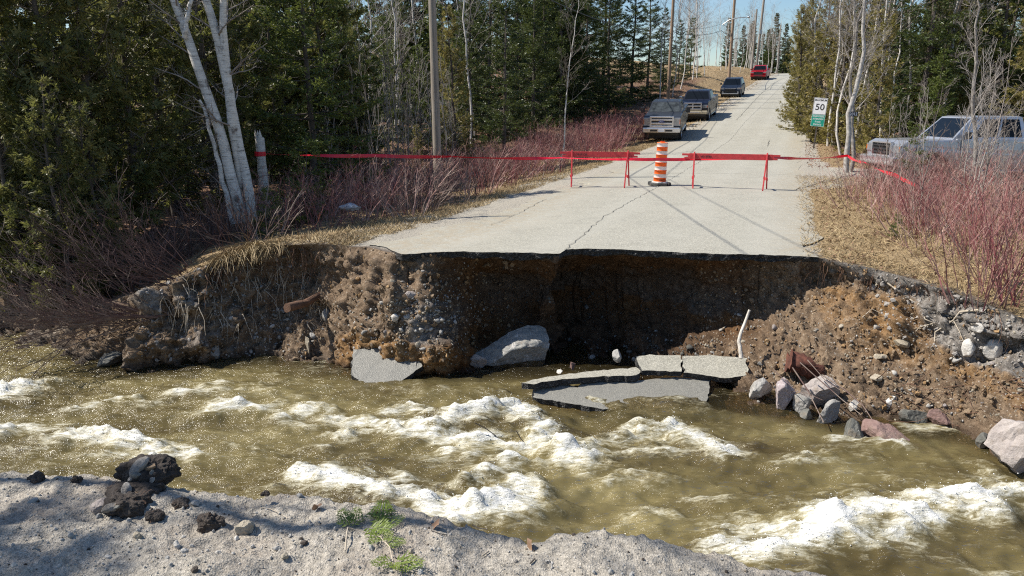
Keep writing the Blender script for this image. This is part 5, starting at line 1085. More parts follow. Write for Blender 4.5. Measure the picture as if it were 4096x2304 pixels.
# front pickup, dark grey
y = 41.2
pk = dict(kind='pickup', L=6.0, W=2.0, R=.41, yf=.98, yr=4.55, hood=1.42, belt=1.44, cowl=1.62, cab=3.75, bed=1.46, clear=.52, front=[(.03, .70), (.0, .9), (.02, 1.30), (.18, 1.38)], ws=1.52, rear=3.74, wst=2.15, reart=3.6, roof=1.98,
          win=[(.24, .60), (.65, .92)], handles=[(2.75, 1.2), (3.5, 1.2)], seams=[1.75, 2.85, 3.7], mirror=(.24, .22, .30), lamp=(.80, .05, 1.10, .36, .42), fog=(.80, -.10, .66), paint='paint_grey', glass='glass_pale', taper=.05)
t1 = vehicle('pickup_truck', 'dark grey pickup with a chrome grille, nearest of the parked row', 'pickup', (xat(2634, y), y, gzf(xat(2634, y), y)-.02), head(y)+.09, slope_pitch(y+2)+.02, pk)
grille(t1, 0, -.01, 1.11, 1.26, .56, 'chrome', (.10, -.10), fw=.085)
m = MB(); lathe(m, [(.001, -.02), (.11, -.018), (.125, 0)], 20, 0, 'y'); v = m.v[0]; v *= np.array([1.25, 1, .55]); v += np.array([0, -.09, 1.11]); m.v[0] = v; bd = m.build('badge', MAT['badge_blue'], t1); put_text('ford', bd, (0, -.112, 1.11))
m = MB(); box(m, (0, -.10, .68), (1.98, .20, .26), .05); bp_ = m.build('front_bumper', MAT['chrome'], t1)
for s in (1, -1): m = MB(); box(m, (s*.40, -.202, .66), (.38, .02, .10), .005); m.build('bumper_opening', MAT['black_plastic'], bp_)
plate(t1, -.215, .66)
# second pickup, navy over tan
y = 52.0
pk2 = dict(pk, L=5.8, W=2.0, R=.41, hood=1.36, belt=1.40, bed=1.42, roof=1.94, clear=.42, front=[(.05, .72), (.0, .95), (.05, 1.24), (.25, 1.34)], paint='paint_navy', glass='glass_dark', mirror=(.12, .20, .18), mirrorm='chrome', lamp=(.80, .06, 1.04, .34, .20), lower='paint_tan', taper=.07)
pk2.pop('fog')
t2 = vehicle('pickup_truck', 'navy and tan pickup with a crossbar chrome grille, second in the parked row', 'pickup', (xat(2752, y), y, gzf(xat(2752, y), y)-.02), head(y), slope_pitch(y+2), pk2)
grille(t2, 0, .0, 1.06, 1.18, .46, 'chrome', (0,), fw=.07, vert=True)
m = MB(); box(m, (0, -.08, .66), (1.98, .22, .22), .05); bp_ = m.build('front_bumper', MAT['paint_tan'], t2); m = MB(); box(m, (0, -.195, .66), (.95, .02, .07), .01); m.build('bumper_opening', MAT['chrome'], bp_)
m = MB(); box(m, (0, -.06, .50), (1.7, .16, .12), .03); m.build('air_dam', MAT['black_plastic'], t2)
m = MB(); box(m, (0, -.06, 1.02), (.10, .03, .13), .02); m.build('emblem', MAT['chrome'], t2)
# compact suv
y = 72.0
su = dict(kind='suv', L=4.5, W=1.84, R=.35, yf=.88, yr=3.55, hood=1.08, belt=1.10, cowl=1.15, clear=.30, front=[(.06, .50), (.0, .68), (.06, .88), (.25, .98)], ws=.98, rear=4.35, wst=1.85, reart=3.95, roof=1.66, win=[(.22, .46), (.49, .72), (.75, .92)], handles=[(2.0, .98), (2.95, .98)], seams=[1.35, 2.3, 3.2],
          mirror=(.10, .18, .14), lamp=(.74, .10, .84, .32, .15), fog=(.68, -.02, .50), paint='paint_blue', handle='paint_blue', mirrorm='paint_blue', taper=.10, rim='galv')
t3 = vehicle('suv', 'dark blue compact suv, third in the parked row up the hill', 'suv', (xat(2893, y), y, gzf(xat(2893, y), y)-.03), head(y), slope_pitch(y+2), su)
grille(t3, 0, .0, .66, .90, .20, 'black_plastic', (0,), 'black_plastic', fw=.03); grille(t3, 0, .03, .84, 1.05, .05, 'chrome', (), fw=.02)
m = MB(); box(m, (0, -.03, .40), (1.5, .12, .10), .03); m.build('skid_plate', MAT['galv'], t3)
for s in (1, -1): m = MB(); tube1(m, [(s*.62, 2.0, 1.69), (s*.62, 2.1, 1.72), (s*.64, 3.7, 1.70), (s*.64, 3.8, 1.66)], .02, 6); m.build('roof_rail', MAT['galv'], t3)
# red pickup at the top
y = 100.0
pk4 = dict(pk, L=5.4, W=1.92, R=.39, hood=1.18, belt=1.24, bed=1.28, roof=1.80, clear=.42, front=[(.06, .66), (.0, .85), (.06, 1.05), (.25, 1.16)], paint='paint_crimson', glass='glass_dark', mirror=(.12, .2, .16), mirrorm='paint_crimson', handle='paint_crimson', lamp=(.76, .08, 1.0, .34, .12), rim='black_plastic', steps=False, taper=.09); pk4.pop('fog')
t4 = vehicle('pickup_truck', 'red pickup parked farthest up the hill', 'pickup', (xat(2996, y), y, gzf(xat(2996, y), y)-.03), head(y), slope_pitch(y+2), pk4)
grille(t4, 0, .0, .90, 1.1, .36, 'black_plastic', (.0,), 'black_plastic', fw=.05); m = MB(); box(m, (0, -.06, .60), (1.88, .2, .22), .05); m.build('front_bumper', MAT['paint_crimson'], t4)
m = MB(); box(m, (0, -.165, .58), (1.1, .02, .12), .01); m.build('bumper_opening', MAT['black_plastic'], t4); m = MB(); box(m, (0, .45, 1.19), (.7, .5, .06), .02); m.build('hood_scoop', MAT['paint_crimson'], t4)
# silver pickup in the drive at right, facing left
pk5 = dict(pk, L=5.85, W=2.0, R=.41, hood=1.27, belt=1.30, bed=1.36, roof=1.94, clear=.44, front=[(.05, .72), (.0, .95), (.04, 1.15), (.22, 1.25)], paint='paint_silver', glass='glass_dark', mirror=(.12, .2, .2), lamp=(.78, .06, 1.0, .40, .22), taper=.07, win=[(.26, .58), (.62, .93)])
t5 = vehicle('pickup_truck', 'silver pickup half hidden behind the bare bushes at right', 'pickup', (11.15, 22.9, gzf(12.5, 22.7)+.05), math.radians(-88), 0, pk5)
grille(t5, 0, .0, .98, 1.10, .42, 'chrome', (0, .1, -.1), 'black_plastic', fw=.04); m = MB(); box(m, (0, -.08, .66), (1.98, .22, .24), .05); m.build('front_bumper', MAT['chrome'], t5)

# ------------------------------------------------------------------ barricades, drum, tape
def sawhorse(label, a, b, zt, key, txt_x, flip):
    a, b = Vector(a), Vector(b); d = (b-a); L = d.length; yaw = math.atan2(d.y, d.x); z0 = min(float(road_z(a.y)), float(road_z(b.y)))
    root = thing('barricade', label, 'barricade', (a.x, a.y, a.z), (0, -math.atan2(b.z-a.z, L), yaw)); H = zt
    m = MB(); box(m, (L/2, 0, H-.075), (L+.02, .03, .15), .004)
    for e, s in ((0, -1), (L, 1)): # notched ends
        box(m, (e+s*.10, 0, H-.035), (.20, .028, .055), .004); box(m, (e+s*.07, 0, H-.12), (.14, .028, .05), .004); box(m, (e+s*.02, 0, H-.075), (.05, .026, .06))
    m.build('rail', MAT['paint_red'], root)
    o = put_text(key, root, (txt_x, -.0185, H-.075), (math.pi/2, math.pi if False else 0, 0))
    if flip: o.rotation_euler = (math.pi/2, math.pi, 0)
    for i, (e, sk) in enumerate(((.12, -.02), (L-.12, .06))):
        for s in (-1, 1):
            m = MB(); beam(m, (e+sk*s, s*.30, 0.0), (e, s*.022, H+.03), .06, .035, .004, side=(1, 0, 0)); m.build('leg', MAT['paint_red'], root)
        m = MB(); beam(m, (e+sk*.6-.0, -.215, .28), (e-sk*.6, .215, .28), .03, .07, .004, side=(0, 0, 1)); m.build('leg_brace', MAT['paint_red'], root)
    return root
def rp(px, py): p = at_z(px, py, .05); return (p.x, p.y, float(road_z(p.y))-.01)
sawhorse('red barricade left of the orange drum', rp(2268, 742), rp(2525, 746), .92, 'vrail', .38, False)
sawhorse('red barricade right of the orange drum', rp(2752, 748), rp(3078, 757), .90, 'vrail', .42, True)
dp = at_z(2637, 741, .05); dr = thing('traffic_drum', 'orange and white striped traffic drum between the two barricades', 'traffic drum', (dp.x, dp.y, float(road_z(dp.y))), (0, math.radians(2.2), .2))
H0 = .10
for i in range(5):
    z = H0+i*.205; r0 = .168-i*.006
    m = MB(); lathe(m, [(r0, z), (r0, z+.098), (r0+.008, z+.10), (r0+.008, z+.108), (r0-.004, z+.110)], 28); m.build('orange_band', MAT['orange'], dr, True)
    m = MB(); lathe(m, [(r0-.002, z+.108), (r0-.002, z+.198), (r0+.004, z+.200), (r0+.004, z+.206)], 28); m.build('white_band', MAT['reflect_white'], dr, True)
m = MB(); lathe(m, [(.146, H0+1.02), (.150, H0+1.035), (.13, H0+1.045), (.001, H0+1.05)], 28); m.build('lid', MAT['orange'], dr, True)
m = MB(); box(m, (0, 0, H0+1.065), (.12, .03, .03), .008); m.build('handle', MAT['orange'], dr)
m = MB(); lathe(m, [(.001, .0), (.24, .0), (.26, .05), (.22, .10), (.17, .105)], 6); m.build('base', MAT['concrete_dust'], dr)
for k in range(3): m = MB(); a = np.linspace(0, 2*math.pi, 33)[:-1]; lathe(m, [(.285, .012+k*.028), (.305, .004+k*.028), (.32, .014+k*.028), (.305, .026+k*.028), (.285, .018+k*.028)], 32); m.build('ballast_ring', MAT['rubber'], dr, True)
o = put_text('ville', dr, (.03, -.1705, H0+.045), (math.pi/2, 0, .15))
# tape
def tape(pts, w, name, label, seed):
    rg = np.random.default_rng(seed); P = []
    for a, b, sag in zip(pts[:-1], pts[1:], [.02]*len(pts)):
        a, b = Vector(a), Vector(b); n = max(4, int((b-a).length/.12))
        for i in range(n): t = i/n; p = a.lerp(b, t); p.z -= 4*t*(1-t)*min(.06, .010*(b-a).length); P.append(p)
    P.append(Vector(pts[-1])); n = len(P); tw = fbm(np.stack([np.arange(n)*.05, np.zeros(n), np.zeros(n)], -1), 2, seed)*1.4; V = []
    for i, p in enumerate(P):
        u = Vector((0, math.sin(tw[i]), math.cos(tw[i])))*w/2*(0.75+.35*abs(math.cos(tw[i]*1.7))); V += [p+u, p+Vector((0, -.004, 0)), p-u]
    f = []
    for i in range(n-1): a = i*3; f += [[a, a+1, a+4, a+3], [a+1, a+2, a+5, a+4]]
    o = MB().add(np.array([list(v) for v in V]), f).build(name, MAT['tape_red'], None, True); return tag(o, label, 'tape')
yb = dp.y-.42
T0 = at_y(1066, 615, 17.3)
tp = [T0, at_y(1250, 621, 17.8), at_y(1500, 622, 18.4), at_y(1800, 626, 19.0), at_y(2250, 631, yb), at_y(2530, 637, yb), at_y(2637, 637, yb), at_y(2760, 637, yb), at_y(3085, 629, yb-.5), Vector((NUMTREE[0]-.05, NUMTREE[1]-.08, at_y(3370, 622, NUMTREE[1]).z)), at_y(3460, 650, 20.6), at_y(3580, 700, 17.5), at_y(3660, 740, 16.5)]
tape(tp, .075, 'barrier_tape', 'red barrier tape stretched across the road from the stump to the bushes', 77)
m = MB(); b0 = at_y(2175, 640, 18.9)
for s in (1, -1): m.add(np.array([list(b0), list(b0+Vector((s*.03, 0, -.10))), list(b0+Vector((s*.09, -.02, -.16))), list(b0+Vector((s*.06, 0, -.05)))]), [[0, 1, 2, 3]])
tag(m.build('tape_knot', MAT['leaf_litter']), 'tan knot hanging on the red tape left of the barricades', 'knot')
# ------------------------------------------------------------------ signs
sx, sy = xat(3235, 36), 36.0; sz = gzf(sx, sy); sg = thing('speed_sign', 'maximum 50 speed sign with a green children plate on a leaning post', 'sign', (sx, sy, sz), (math.radians(2), math.radians(4), math.radians(-30)))
m = MB(); box(m, (0, 0, 1.1), (.06, .04, 2.3), .005); m.build('post', MAT['steel_post'], sg)
m = MB(); box(m, (0, -.03, 1.95), (.60, .008, .76), .003); pl = m.build('sign_plate', MAT['sign_white'], sg); put_text('max', pl, (0, -.0355, 2.22)); put_text('50', pl, (0, -.0355, 1.90))
m = MB()
for s in (1, -1): box(m, (s*.283, -.0345, 1.95), (.012, .004, .72)); box(m, (0, -.0346, 1.95+s*.363), (.578, .004, .012))
m.build('border', MAT['ink'], pl)
m = MB(); box(m, (0, -.03, 1.30), (.60, .008, .54), .003); p2 = m.build('green_plate', MAT['sign_green'], sg)
for k, key in enumerate(('r1', 'r2', 'r3', 'r4')): put_text(key, p2, (0, -.0355, 1.49-k*.125))
m = MB()
for s in (1, -1): box(m, (s*.286, -.0345, 1.30), (.008, .003, .52)); box(m, (0, -.0346, 1.30+s*.258), (.58, .003, .008))
m.build('border', MAT['sign_white'], p2)
nz = at_y(3370, 456, NUMTREE[1]-.15).z; npl = thing('house_number', 'black house number plate 2012 on the grey tree trunk', 'sign', (NUMTREE[0]-.02, NUMTREE[1]-.14, nz))
m = MB(); box(m, (0, 0, 0), (.30, .012, .155), .003); m.build('plate', MAT['ink'], npl); put_text('num', npl, (0, -.0075, -.005))
# ------------------------------------------------------------------ utility poles and wires
def pole(label, x, y, h, r, mat, lean=(0, 0), z=None):
    zz = gzf(x, y)-.3 if z is None else z; root = thing('utility_pole', label, 'pole', (x, y, zz), (lean[0], lean[1], 0)); m = MB(); n = 14
    tube1(m, [(0, 0, h*i/(n-1)) for i in range(n)], np.linspace(r, r*.68, n), 16); m.build('shaft', MAT[mat], root, True); return root
P1 = (xat(1755, 23.3), 23.3); P2 = (xat(2652, 61), 61.0); P3 = (xat(2884, 82), 82.0); P4 = (xat(2985, 112), 112.0)
p1 = pole('grey weathered utility pole leaning slightly, standing in the red brush', *P1, 9.6, .135, 'pole_wood', (0, math.radians(-.6)))
p2_ = pole('light brown utility pole behind the front pickup', *P2, 11.0, .15, 'pole_brown', (0, math.radians(.5)))
p3_ = pole('light brown utility pole with a lamp arm above the suv', *P3, 12.5, .17, 'pole_brown', (0, math.radians(.4)))
p4_ = pole('dark utility pole leaning right above the red pickup', *P4, 14.5, .20, 'pole_wood', (0, math.radians(2.4)))
p5_ = pole('small far utility pole on the crest right of the red pickup', xat(3068, 140), 140, 8.5, .15, 'pole_wood')
p6_ = pole('short dark pole stub beside the leaning dark pole', P4[0]-.55, 112.2, 9.0, .16, 'pole_wood', (0, math.radians(1)))
zp3 = p3_.location.z; la = MB(); a0 = at_y(2888, 100, 82); a1 = at_y(2915, 80, 81.6); a2 = at_y(2950, 71, 81.4); a3 = at_y(2985, 68, 81.2)
L3 = Vector((P3[0], P3[1], zp3)); tube1(la, [a0-L3, a1-L3, a2-L3, a3-L3], [.06, .05, .045, .045], 8); ar = la.build('lamp_arm', MAT['galv'], p3_, True); ar.matrix_parent_inverse = Matrix.Identity(4)
m = MB(); c = a3-L3; lathe(m, [(.001, -.10), (.12, -.08), (.16, 0), (.10, .08), (.001, .1)], 12, 0, 'z', (c.x+.2, c.y, c.z)); v = m.v[0]; m.build('lamp_head', MAT['galv'], ar, True)
m = MB(); box(m, (0, -.2, 6.0), (.35, .3, .5), .04); m.build('transformer_bracket', MAT['galv'], p4_)
def wire(a, b, sag, label, r=.014):
    a, b = Vector(a), Vector(b); pts = []
    for i in range(41): t = i/40; p = a.lerp(b, t); p.z -= 4*sag*t*(1-t); pts.append(p)
    m = MB(); tube1(m, pts, r, 5, caps=False); return tag(m.build('power_line', MAT['wire_black'], None, True), label, 'wire')
P0b = (-1.7, -16.0)
w2 = at_y(2656, 116, 61); w2b = at_y(2650, 92, 61); h1, h1b = 7.0, 8.3
wire((P0b[0], P0b[1], 6.8), (P1[0], P1[1], h1), .35, 'overhead wire from behind the camera to the grey leaning pole'); wire((P0b[0], P0b[1], 8.0), (P1[0], P1[1], h1b), .35, 'upper overhead wire from behind the camera to the grey leaning pole', .011)
wire((P1[0], P1[1], h1), w2, .9, 'lower overhead wire between the grey pole and the light brown pole', .02); wire((P1[0], P1[1], h1b), w2b, .8, 'upper overhead wire between the grey pole and the light brown pole', .014)
w3 = at_y(2886, 122, 82); w3b = at_y(2886, 95, 82); wire(w2, w3, .45, 'lower overhead wire between the two light brown poles', .02); wire(w2b, w3b, .45, 'upper overhead wire between the two light brown poles', .014)
w4 = at_y(2990, 135, 112); w4b = at_y(2996, 60, 112); wire(w3, w4, .7, 'lower overhead wire up to the dark leaning pole', .024); wire(w3b, w4b, .9, 'upper overhead wire up to the dark leaning pole', .02)
wire(w4, at_y(3068, 190, 140), .4, 'overhead wire over the crest of the road', .026)
# ------------------------------------------------------------------ asphalt slabs
def slab(name, label, pxs, z0, y0, k, th, mats, seed, rough=.012):
    rg = np.random.default_rng(seed); P = [at_plane(a, b, z0, y0, k) for a, b in pxs]; Q = []
    for a, b in zip(P, P[1:]+P[:1]):
        n = max(2, int((b-a).length/.06))
        for i in range(n): p = a.lerp(b, i/n); Q.append(p+Vector((rg.normal()*rough, rg.normal()*rough, 0)))
    nrm = Vector((0, -k, 1)).normalized(); bm = bmesh.new(); vv = [bm.verts.new(q) for q in Q]; f = bm.faces.new(vv); f.normal_update()
    if f.normal.z < 0: f.normal_flip()
    r = bmesh.ops.extrude_face_region(bm, geom=[f]); nv = [g for g in r['geom'] if isinstance(g, bmesh.types.BMVert)]
    for v in bm.verts: pass
    for v in nv: v.co += Vector((rg.normal()*.012, rg.normal()*.012, 0))
    top = [g for g in r['geom'] if isinstance(g, bmesh.types.BMFace)][0]
    for v in nv: v.co -= nrm*th
    for fc in bm.faces: fc.material_index = 1
    # the original face stays on top
    bm.faces.ensure_lookup_table(); tops = [fc for fc in bm.faces if len(fc.verts) > 4]; tops.sort(key=lambda q: -q.calc_center_median().dot(nrm)); tops[0].material_index = 0
    if tops[0].normal.dot(nrm) < 0: tops[0].normal_flip()
    bmesh.ops.triangulate(bm, faces=tops); me = bpy.data.meshes.new(name); bm.to_mesh(me); bm.free()
    for mm in mats: me.materials.append(MAT[mm])
    c = np.mean([list(q) for q in Q], 0); me.transform(Matrix.Translation(-Vector(c))); o = link(name, me); o.location = c; return tag(o, label, 'slab')
slab('asphalt_slab', 'grey asphalt slab tipped into the water below the left bank', [(1412, 1398), (1500, 1392), (1585, 1398), (1650, 1425), (1692, 1462), (1640, 1500), (1570, 1545), (1470, 1545), (1405, 1500)], zs(-1.23), 9.86*KS, .55, .09, ('asphalt_wet', 'asphalt_broken'), 1)
slab('asphalt_slab', 'long tilted asphalt slab overhanging the submerged one', [(2085, 1530), (2180, 1508), (2330, 1488), (2450, 1478), (2545, 1470), (2562, 1488), (2545, 1500), (2400, 1506), (2250, 1516), (2130, 1536)], zs(-1.27), 9.65*KS, .08, .085, ('asphalt', 'asphalt_broken'), 2)
slab('asphalt_slab', 'cracked asphalt slab at the foot of the cut, left of the two', [(2538, 1424), (2620, 1420), (2722, 1422), (2726, 1487), (2640, 1483), (2568, 1482)], zs(-1.19), 9.6*KS, .34, .085, ('asphalt', 'asphalt_broken'), 3)
slab('asphalt_slab', 'broad asphalt slab at the foot of the cut beside the grey rocks', [(2732, 1424), (2850, 1422), (2984, 1430), (2994, 1500), (2900, 1513), (2810, 1500), (2736, 1489)], zs(-1.20), 9.6*KS, .34, .085, ('asphalt', 'asphalt_broken'), 4)
slab('asphalt_slab', 'large asphalt slab half under water below the long tilted slab', [(2140, 1530), (2240, 1524), (2312, 1550), (2335, 1522), (2560, 1520), (2700, 1508), (2842, 1518), (2835, 1590), (2800, 1650), (2600, 1665), (2320, 1620), (2130, 1590)], zs(-1.395), 9.3*KS, .20, .085, ('asphalt_wet', 'asphalt_broken'), 5)
# ------------------------------------------------------------------ boulders and rocks
def put_rock(label, px, py, w, h, mat, seed, y=None, z=None, depth=.8, sub=4, cuts=12, rz=0., name='rock', rough=.05):
    """px, py: centre of the rock's foot in the photograph"""
    p = at_z(px, py, z) if z is not None else at_y(px, py, y); s = p.y/F_PX*1.0/ pdir(px, py).y
    W_, H_ = w*s*.92, h*s*.92; v, f = rock(seed, (W_*1.12, W_*depth*1.1, H_*1.5), sub, cuts+5, rough, (.42, .82)); m = MB().add(v, f); o = m.build(name, MAT[mat], None, False)
    o.location = (p.x, p.y+W_*depth*.30, p.z+H_*.36); o.rotation_euler = (0, 0, rz); return tag(o, label, 'rock')
WZ = WATER_Z
big_b = put_rock('big slate-grey boulder in the shadowed cut under the road', 2065, 1462, 375, 185, 'rock_slate', 14, y=11.02, depth=.42, sub=5, cuts=16, name='boulder', rough=.04)
big_b.rotation_euler = (.0, -.05, .1)
for vv in big_b.data.vertices:
    u_ = vv.co.x/1.35+.5; vv.co.z = (vv.co.z+.3)*(.45+.62*float(sstep(.0, .75, u_))-.15*float(sstep(.8, 1, u_)))-.3; vv.co.x *= 1.08
for k, (lab, px, py, w, h, mat, z, dp_, cu) in enumerate([
    ('pale ledge rock at the waterline left of the big boulder', 1895, 1472, 120, 70, 'rock_pink', WZ, .7, 10), ('light grey rock nearest the asphalt slabs', 3050, 1590, 125, 85, 'rock_grey', WZ+.04, .8, 9), ('purple-grey veined rock with pale streaks at the waterline', 3140, 1635, 150, 125, 'rock_purple', WZ, .7, 8),
    ('grey rock between the purple rock and the flat-topped one', 3215, 1650, 95, 85, 'rock_grey', WZ, .8, 9), ('pinkish rock above the flat-topped rock', 3285, 1610, 150, 110, 'rock_pink', WZ+.08, .7, 9), ('flat-topped brown-grey rock jutting into the water', 3322, 1690, 135, 85, 'rock_grey', WZ-.02, .6, 7), ('small pale wedge rock right of the flat-topped rock', 3415, 1645, 85, 40, 'rock_light', WZ+.03, .6, 9),
    ('small dark rock at the foot of the purple rock', 3230, 1672, 65, 40, 'rock_dark', WZ, .8, 8), ('white rock left of the pair by the shore', 3568, 1640, 82, 56, 'rock_light', WZ+.05, .8, 9), ('white rock right of the pair by the shore', 3636, 1632, 66, 48, 'rock_light', WZ+.06, .8, 9), ('small grey rock below the white pair', 3600, 1662, 46, 38, 'rock_grey', WZ, .9, 9),
    ('lone white rock standing on the brown slope', 3790, 1612, 62, 62, 'rock_light', WZ+.14, .7, 10), ('grey rounded rock on the slope near the right frame edge', 3965, 1640, 66, 52, 'rock_grey', WZ+.12, .9, 9), ('red-brown rock at the shore', 3768, 1712, 96, 86, 'rock_red', WZ, .8, 8), ('dark grey-green rock left of the red-brown rock', 3665, 1706, 120, 75, 'rock_dark', WZ-.02, .9, 9),
    ('flat greenish rock right of the red-brown rock', 3860, 1700, 96, 50, 'rock_dark', WZ, .9, 9), ('wet olive rock breaking the water', 3425, 1772, 110, 92, 'rock_dark', WZ-.03, .8, 8), ('wet dark rock breaking the water, wider of the two', 3545, 1782, 190, 100, 'rock_red', WZ-.05, .7, 9), ('huge pale boulder at the right frame edge', 4095, 1900, 250, 280, 'rock_pink', WZ-.05, .8, 10),
    ('dark wet rock against the huge pale boulder', 3945, 1790, 78, 56, 'rock_dark', WZ, .8, 9), ('red stone beside the long tilted slab', 2290, 1478, 42, 40, 'rock_red', zs(-1.36), .8, 9), ('round grey stone in the shadowed gravel above the slabs', 2472, 1440, 52, 40, 'rock_grey', zs(-1.2), .9, 5), ('grey wet rock under the dead brush at left', 430, 1470, 190, 60, 'rock_dark', WZ-.06, .8, 8),
    ('dark stone at the foot of the slumped left bank', 770, 1425, 90, 70, 'rock_grey', WZ, .8, 8), ('grey stone right of the one under the slumped bank', 860, 1440, 80, 70, 'rock_grey', WZ, .8, 8), ('brown slab-like stone leaning on the left bank', 1230, 1420, 90, 90, 'rock_tan', WZ+.05, .4, 7), ('tiny white stone on the wet gravel by the tilted slab', 2240, 1496, 34, 16, 'rock_light', zs(-1.4), .8, 6)]):
    put_rock(lab, px, py, w, h, mat, 700+k, z=z, depth=dp_, cuts=cu, rz=k*.7, sub=4 if w > 80 else 3)
for k, (lab, px, py, w, h, mat) in enumerate([('white angular stone under the grey overhang at right', 3975, 1400, 90, 80, 'rock_light'), ('pale stone half buried under the grey overhang', 3870, 1395, 70, 75, 'rock_light'), ('pale stone high under the overhang lip', 3920, 1310, 60, 40, 'rock_light'), ('flat pale stone lying on the brown slope', 3520, 1430, 60, 24, 'rock_tan'), ('flat tan stone low on the brown slope', 3510, 1510, 70, 26, 'rock_tan'), ('light stone jutting from the slope below the overhang', 3610, 1370, 80, 26, 'rock_tan'),
                                              ('pale cobble in the lit gravel of the left buttress', 1575, 1270, 36, 30, 'rock_light'), ('white chip stone low on the left buttress', 1682, 1320, 26, 20, 'rock_light'), ('grey stone in the dark hollow of the left bank', 1310, 1265, 50, 50, 'rock_grey'), ('big pinkish rock in the gravel of the left buttress', 1640, 1180, 60, 34, 'rock_pink')]):
    h_, n_ = cast(px, py, BANK_BVH)
    if h_ is None: continue
    s = h_.y/F_PX; v, f = rock(760+k, (w*s, w*s*.8, h*s*1.2), 3, 9, .05); o = MB().add(v, f).build('rock', MAT[mat], None); o.location = h_+n_*.02; o.rotation_euler = (0, .1*(k % 3), k); tag(o, lab, 'rock')
# ------------------------------------------------------------------ wood in the bank
def from_bank(px, py, out=.05):
    h, n = cast(px, py, BANK_BVH); return (h+n*out) if h else at_y(px, py, 10.3)
a = from_bank(1285, 1165, -.1); b = at_y(1150, 1228, 11.05); m = MB(); rg = np.random.default_rng(3)
P = np.array([list(Vector(a).lerp(Vector(b), t)+Vector((0, 0, -.05*math.sin(t*3)))) for t in np.linspace(0, 1, 9)])[None]; v, f = tubes(P, np.linspace(.05, .07, 9)[None], 12); v += .014*fbm(v*14, 3, 4)[:, None]; m.add(v, f); m.add(v[-12:], [list(range(12))])
P1_, R1_ = grow(P, np.full((1, 9), .02), 26, 0, .9, .1, .3, 50, 90, -.9, 4, .35, rg); m.add(*tubes(P1_, R1_*.6, 3)); tag(m.build('broken_log', MAT['root_brown'], None, True), 'broken brown log end sticking out of the left bank', 'log')
m = MB(); pts = [at_y(2998, 1240, 10.3), at_y(2980, 1290, 10.25), at_y(2962, 1335, 10.15), at_y(2955, 1365, 10.1), at_y(2962, 1400, 10.05), at_y(2965, 1432, 10.0)]; P = np.array([list(p) for p in pts])[None]
t = np.linspace(0, 5, 24); P = np.stack([np.interp(t, np.arange(6), P[0, :, c]) for c in range(3)], 1)[None]; v, f = tubes(P, np.linspace(.018, .030, 24)[None], 10); v += .006*fbm(v*30, 2, 6)[:, None]; m.add(v, f)
Pz, Rz = grow(P, np.full((1, 24), .01), 60, .3, 1, .05, .12, 20, 60, -.5, 3, .25, rg, 0); m.add(*tubes(Pz, Rz, 3)); tag(m.build('frayed_pole', MAT['drift_white'], None, True), 'pale frayed stick propped between the cut and the broad slab', 'stick')
c0 = from_bank(3235, 1470, .08); m = MB(); P = np.array([[c0.x-.26, c0.y-.02, c0.z+.09], [c0.x-.10, c0.y-.05, c0.z+.05], [c0.x+.10, c0.y-.05, c0.z-.03], [c0.x+.26, c0.y-.02, c0.z-.10]])[None]
t = np.linspace(0, 3, 14); P = np.stack([np.interp(t, np.arange(4), P[0, :, k]) for k in range(3)], 1)[None]; v, f = tubes(P, (np.linspace(.15, .09, 14)*(1+.1*rg.normal(size=14)))[None], 22); v += .05*fbm(np.stack([v[:, 0]*4, v[:, 1]*16, v[:, 2]*16], -1), 3, 8)[:, None]*np.array([.2, 1, 1]); m.add(v, f); m.add(v[:22], [list(range(22))]); m.add(v[-22:], [list(range(22))])
Pz, Rz = grow(P, np.full((1, 14), .012), 80, 0, 1, .3, .7, 10, 80, -.1, 5, .35, rg, 0, .25); m.add(*tubes(Pz, np.clip(Rz, .002, 1), 3)); tag(m.build('rotten_stump', MAT['rot_wood'], None, True), 'dark red rotten root stump lying above the shore rocks', 'stump')
m = MB()
for pts, r in (([(3290, 1500), (3380, 1560), (3450, 1620), (3490, 1680)], .011), ([(3200, 1450), (3290, 1530), (3370, 1600), (3445, 1660)], .009), ([(3170, 1470), (3230, 1560), (3270, 1640), (3295, 1690)], .011), ([(3095, 1480), (3170, 1550), (3230, 1590)], .006), ([(3230, 1440), (3300, 1520), (3360, 1560)], .007), ([(3130, 1560), (3220, 1570), (3290, 1600)], .005)):
    P = [at_y(a, b, 9.3-.24*i) for i, (a, b) in enumerate(pts)]; tube1(m, P, np.linspace(r, r*.5, len(P)), 5)
tag(m.build('dead_branch', MAT['dogwood_dull'], None, True), 'bare red-brown branch fallen across the shore rocks into the water', 'branch')
for k, (lab, pts, r, y) in enumerate([('black bent stick caught in the middle rapids', [(2175, 1810), (2205, 1795), (2230, 1788), (2262, 1800), (2288, 1813)], .013, 7.95), ('thin twig bent over the white wave', [(1900, 1692), (1945, 1715), (1985, 1745), (2022, 1778)], .006, 8.1), ('short twig in the foam beside the thin one', [(2065, 1722), (2080, 1750), (2105, 1782)], .006, 8.05)]):
    m = MB(); tube1(m, [at_y(a, b, y+.03*i) for i, (a, b) in enumerate(pts)], r, 6); tag(m.build('stick', MAT['dark_bark'], None, True), lab, 'stick')
m = MB(); rg = np.random.default_rng(17)
for s in range(46):
    px, py = rg.uniform(3480, 4096), rg.uniform(1500, 1690); p = from_bank(px, py, .04); D = np.array([rg.normal()*.6+.8, -.5+rg.normal()*.2, rg.normal()*.35]); P = [np.array(p)]
    for k in range(4): D = unit(D+rg.normal(size=3)*.25); P.append(P[-1]+D*rg.uniform(.08, .22))
    tube1(m, P, np.linspace(.006, .002, 5)*rg.uniform(.6, 1.3), 4, caps=False)
tag(m.build('loose_twigs', MAT['root_brown'], bank), kind='stuff')
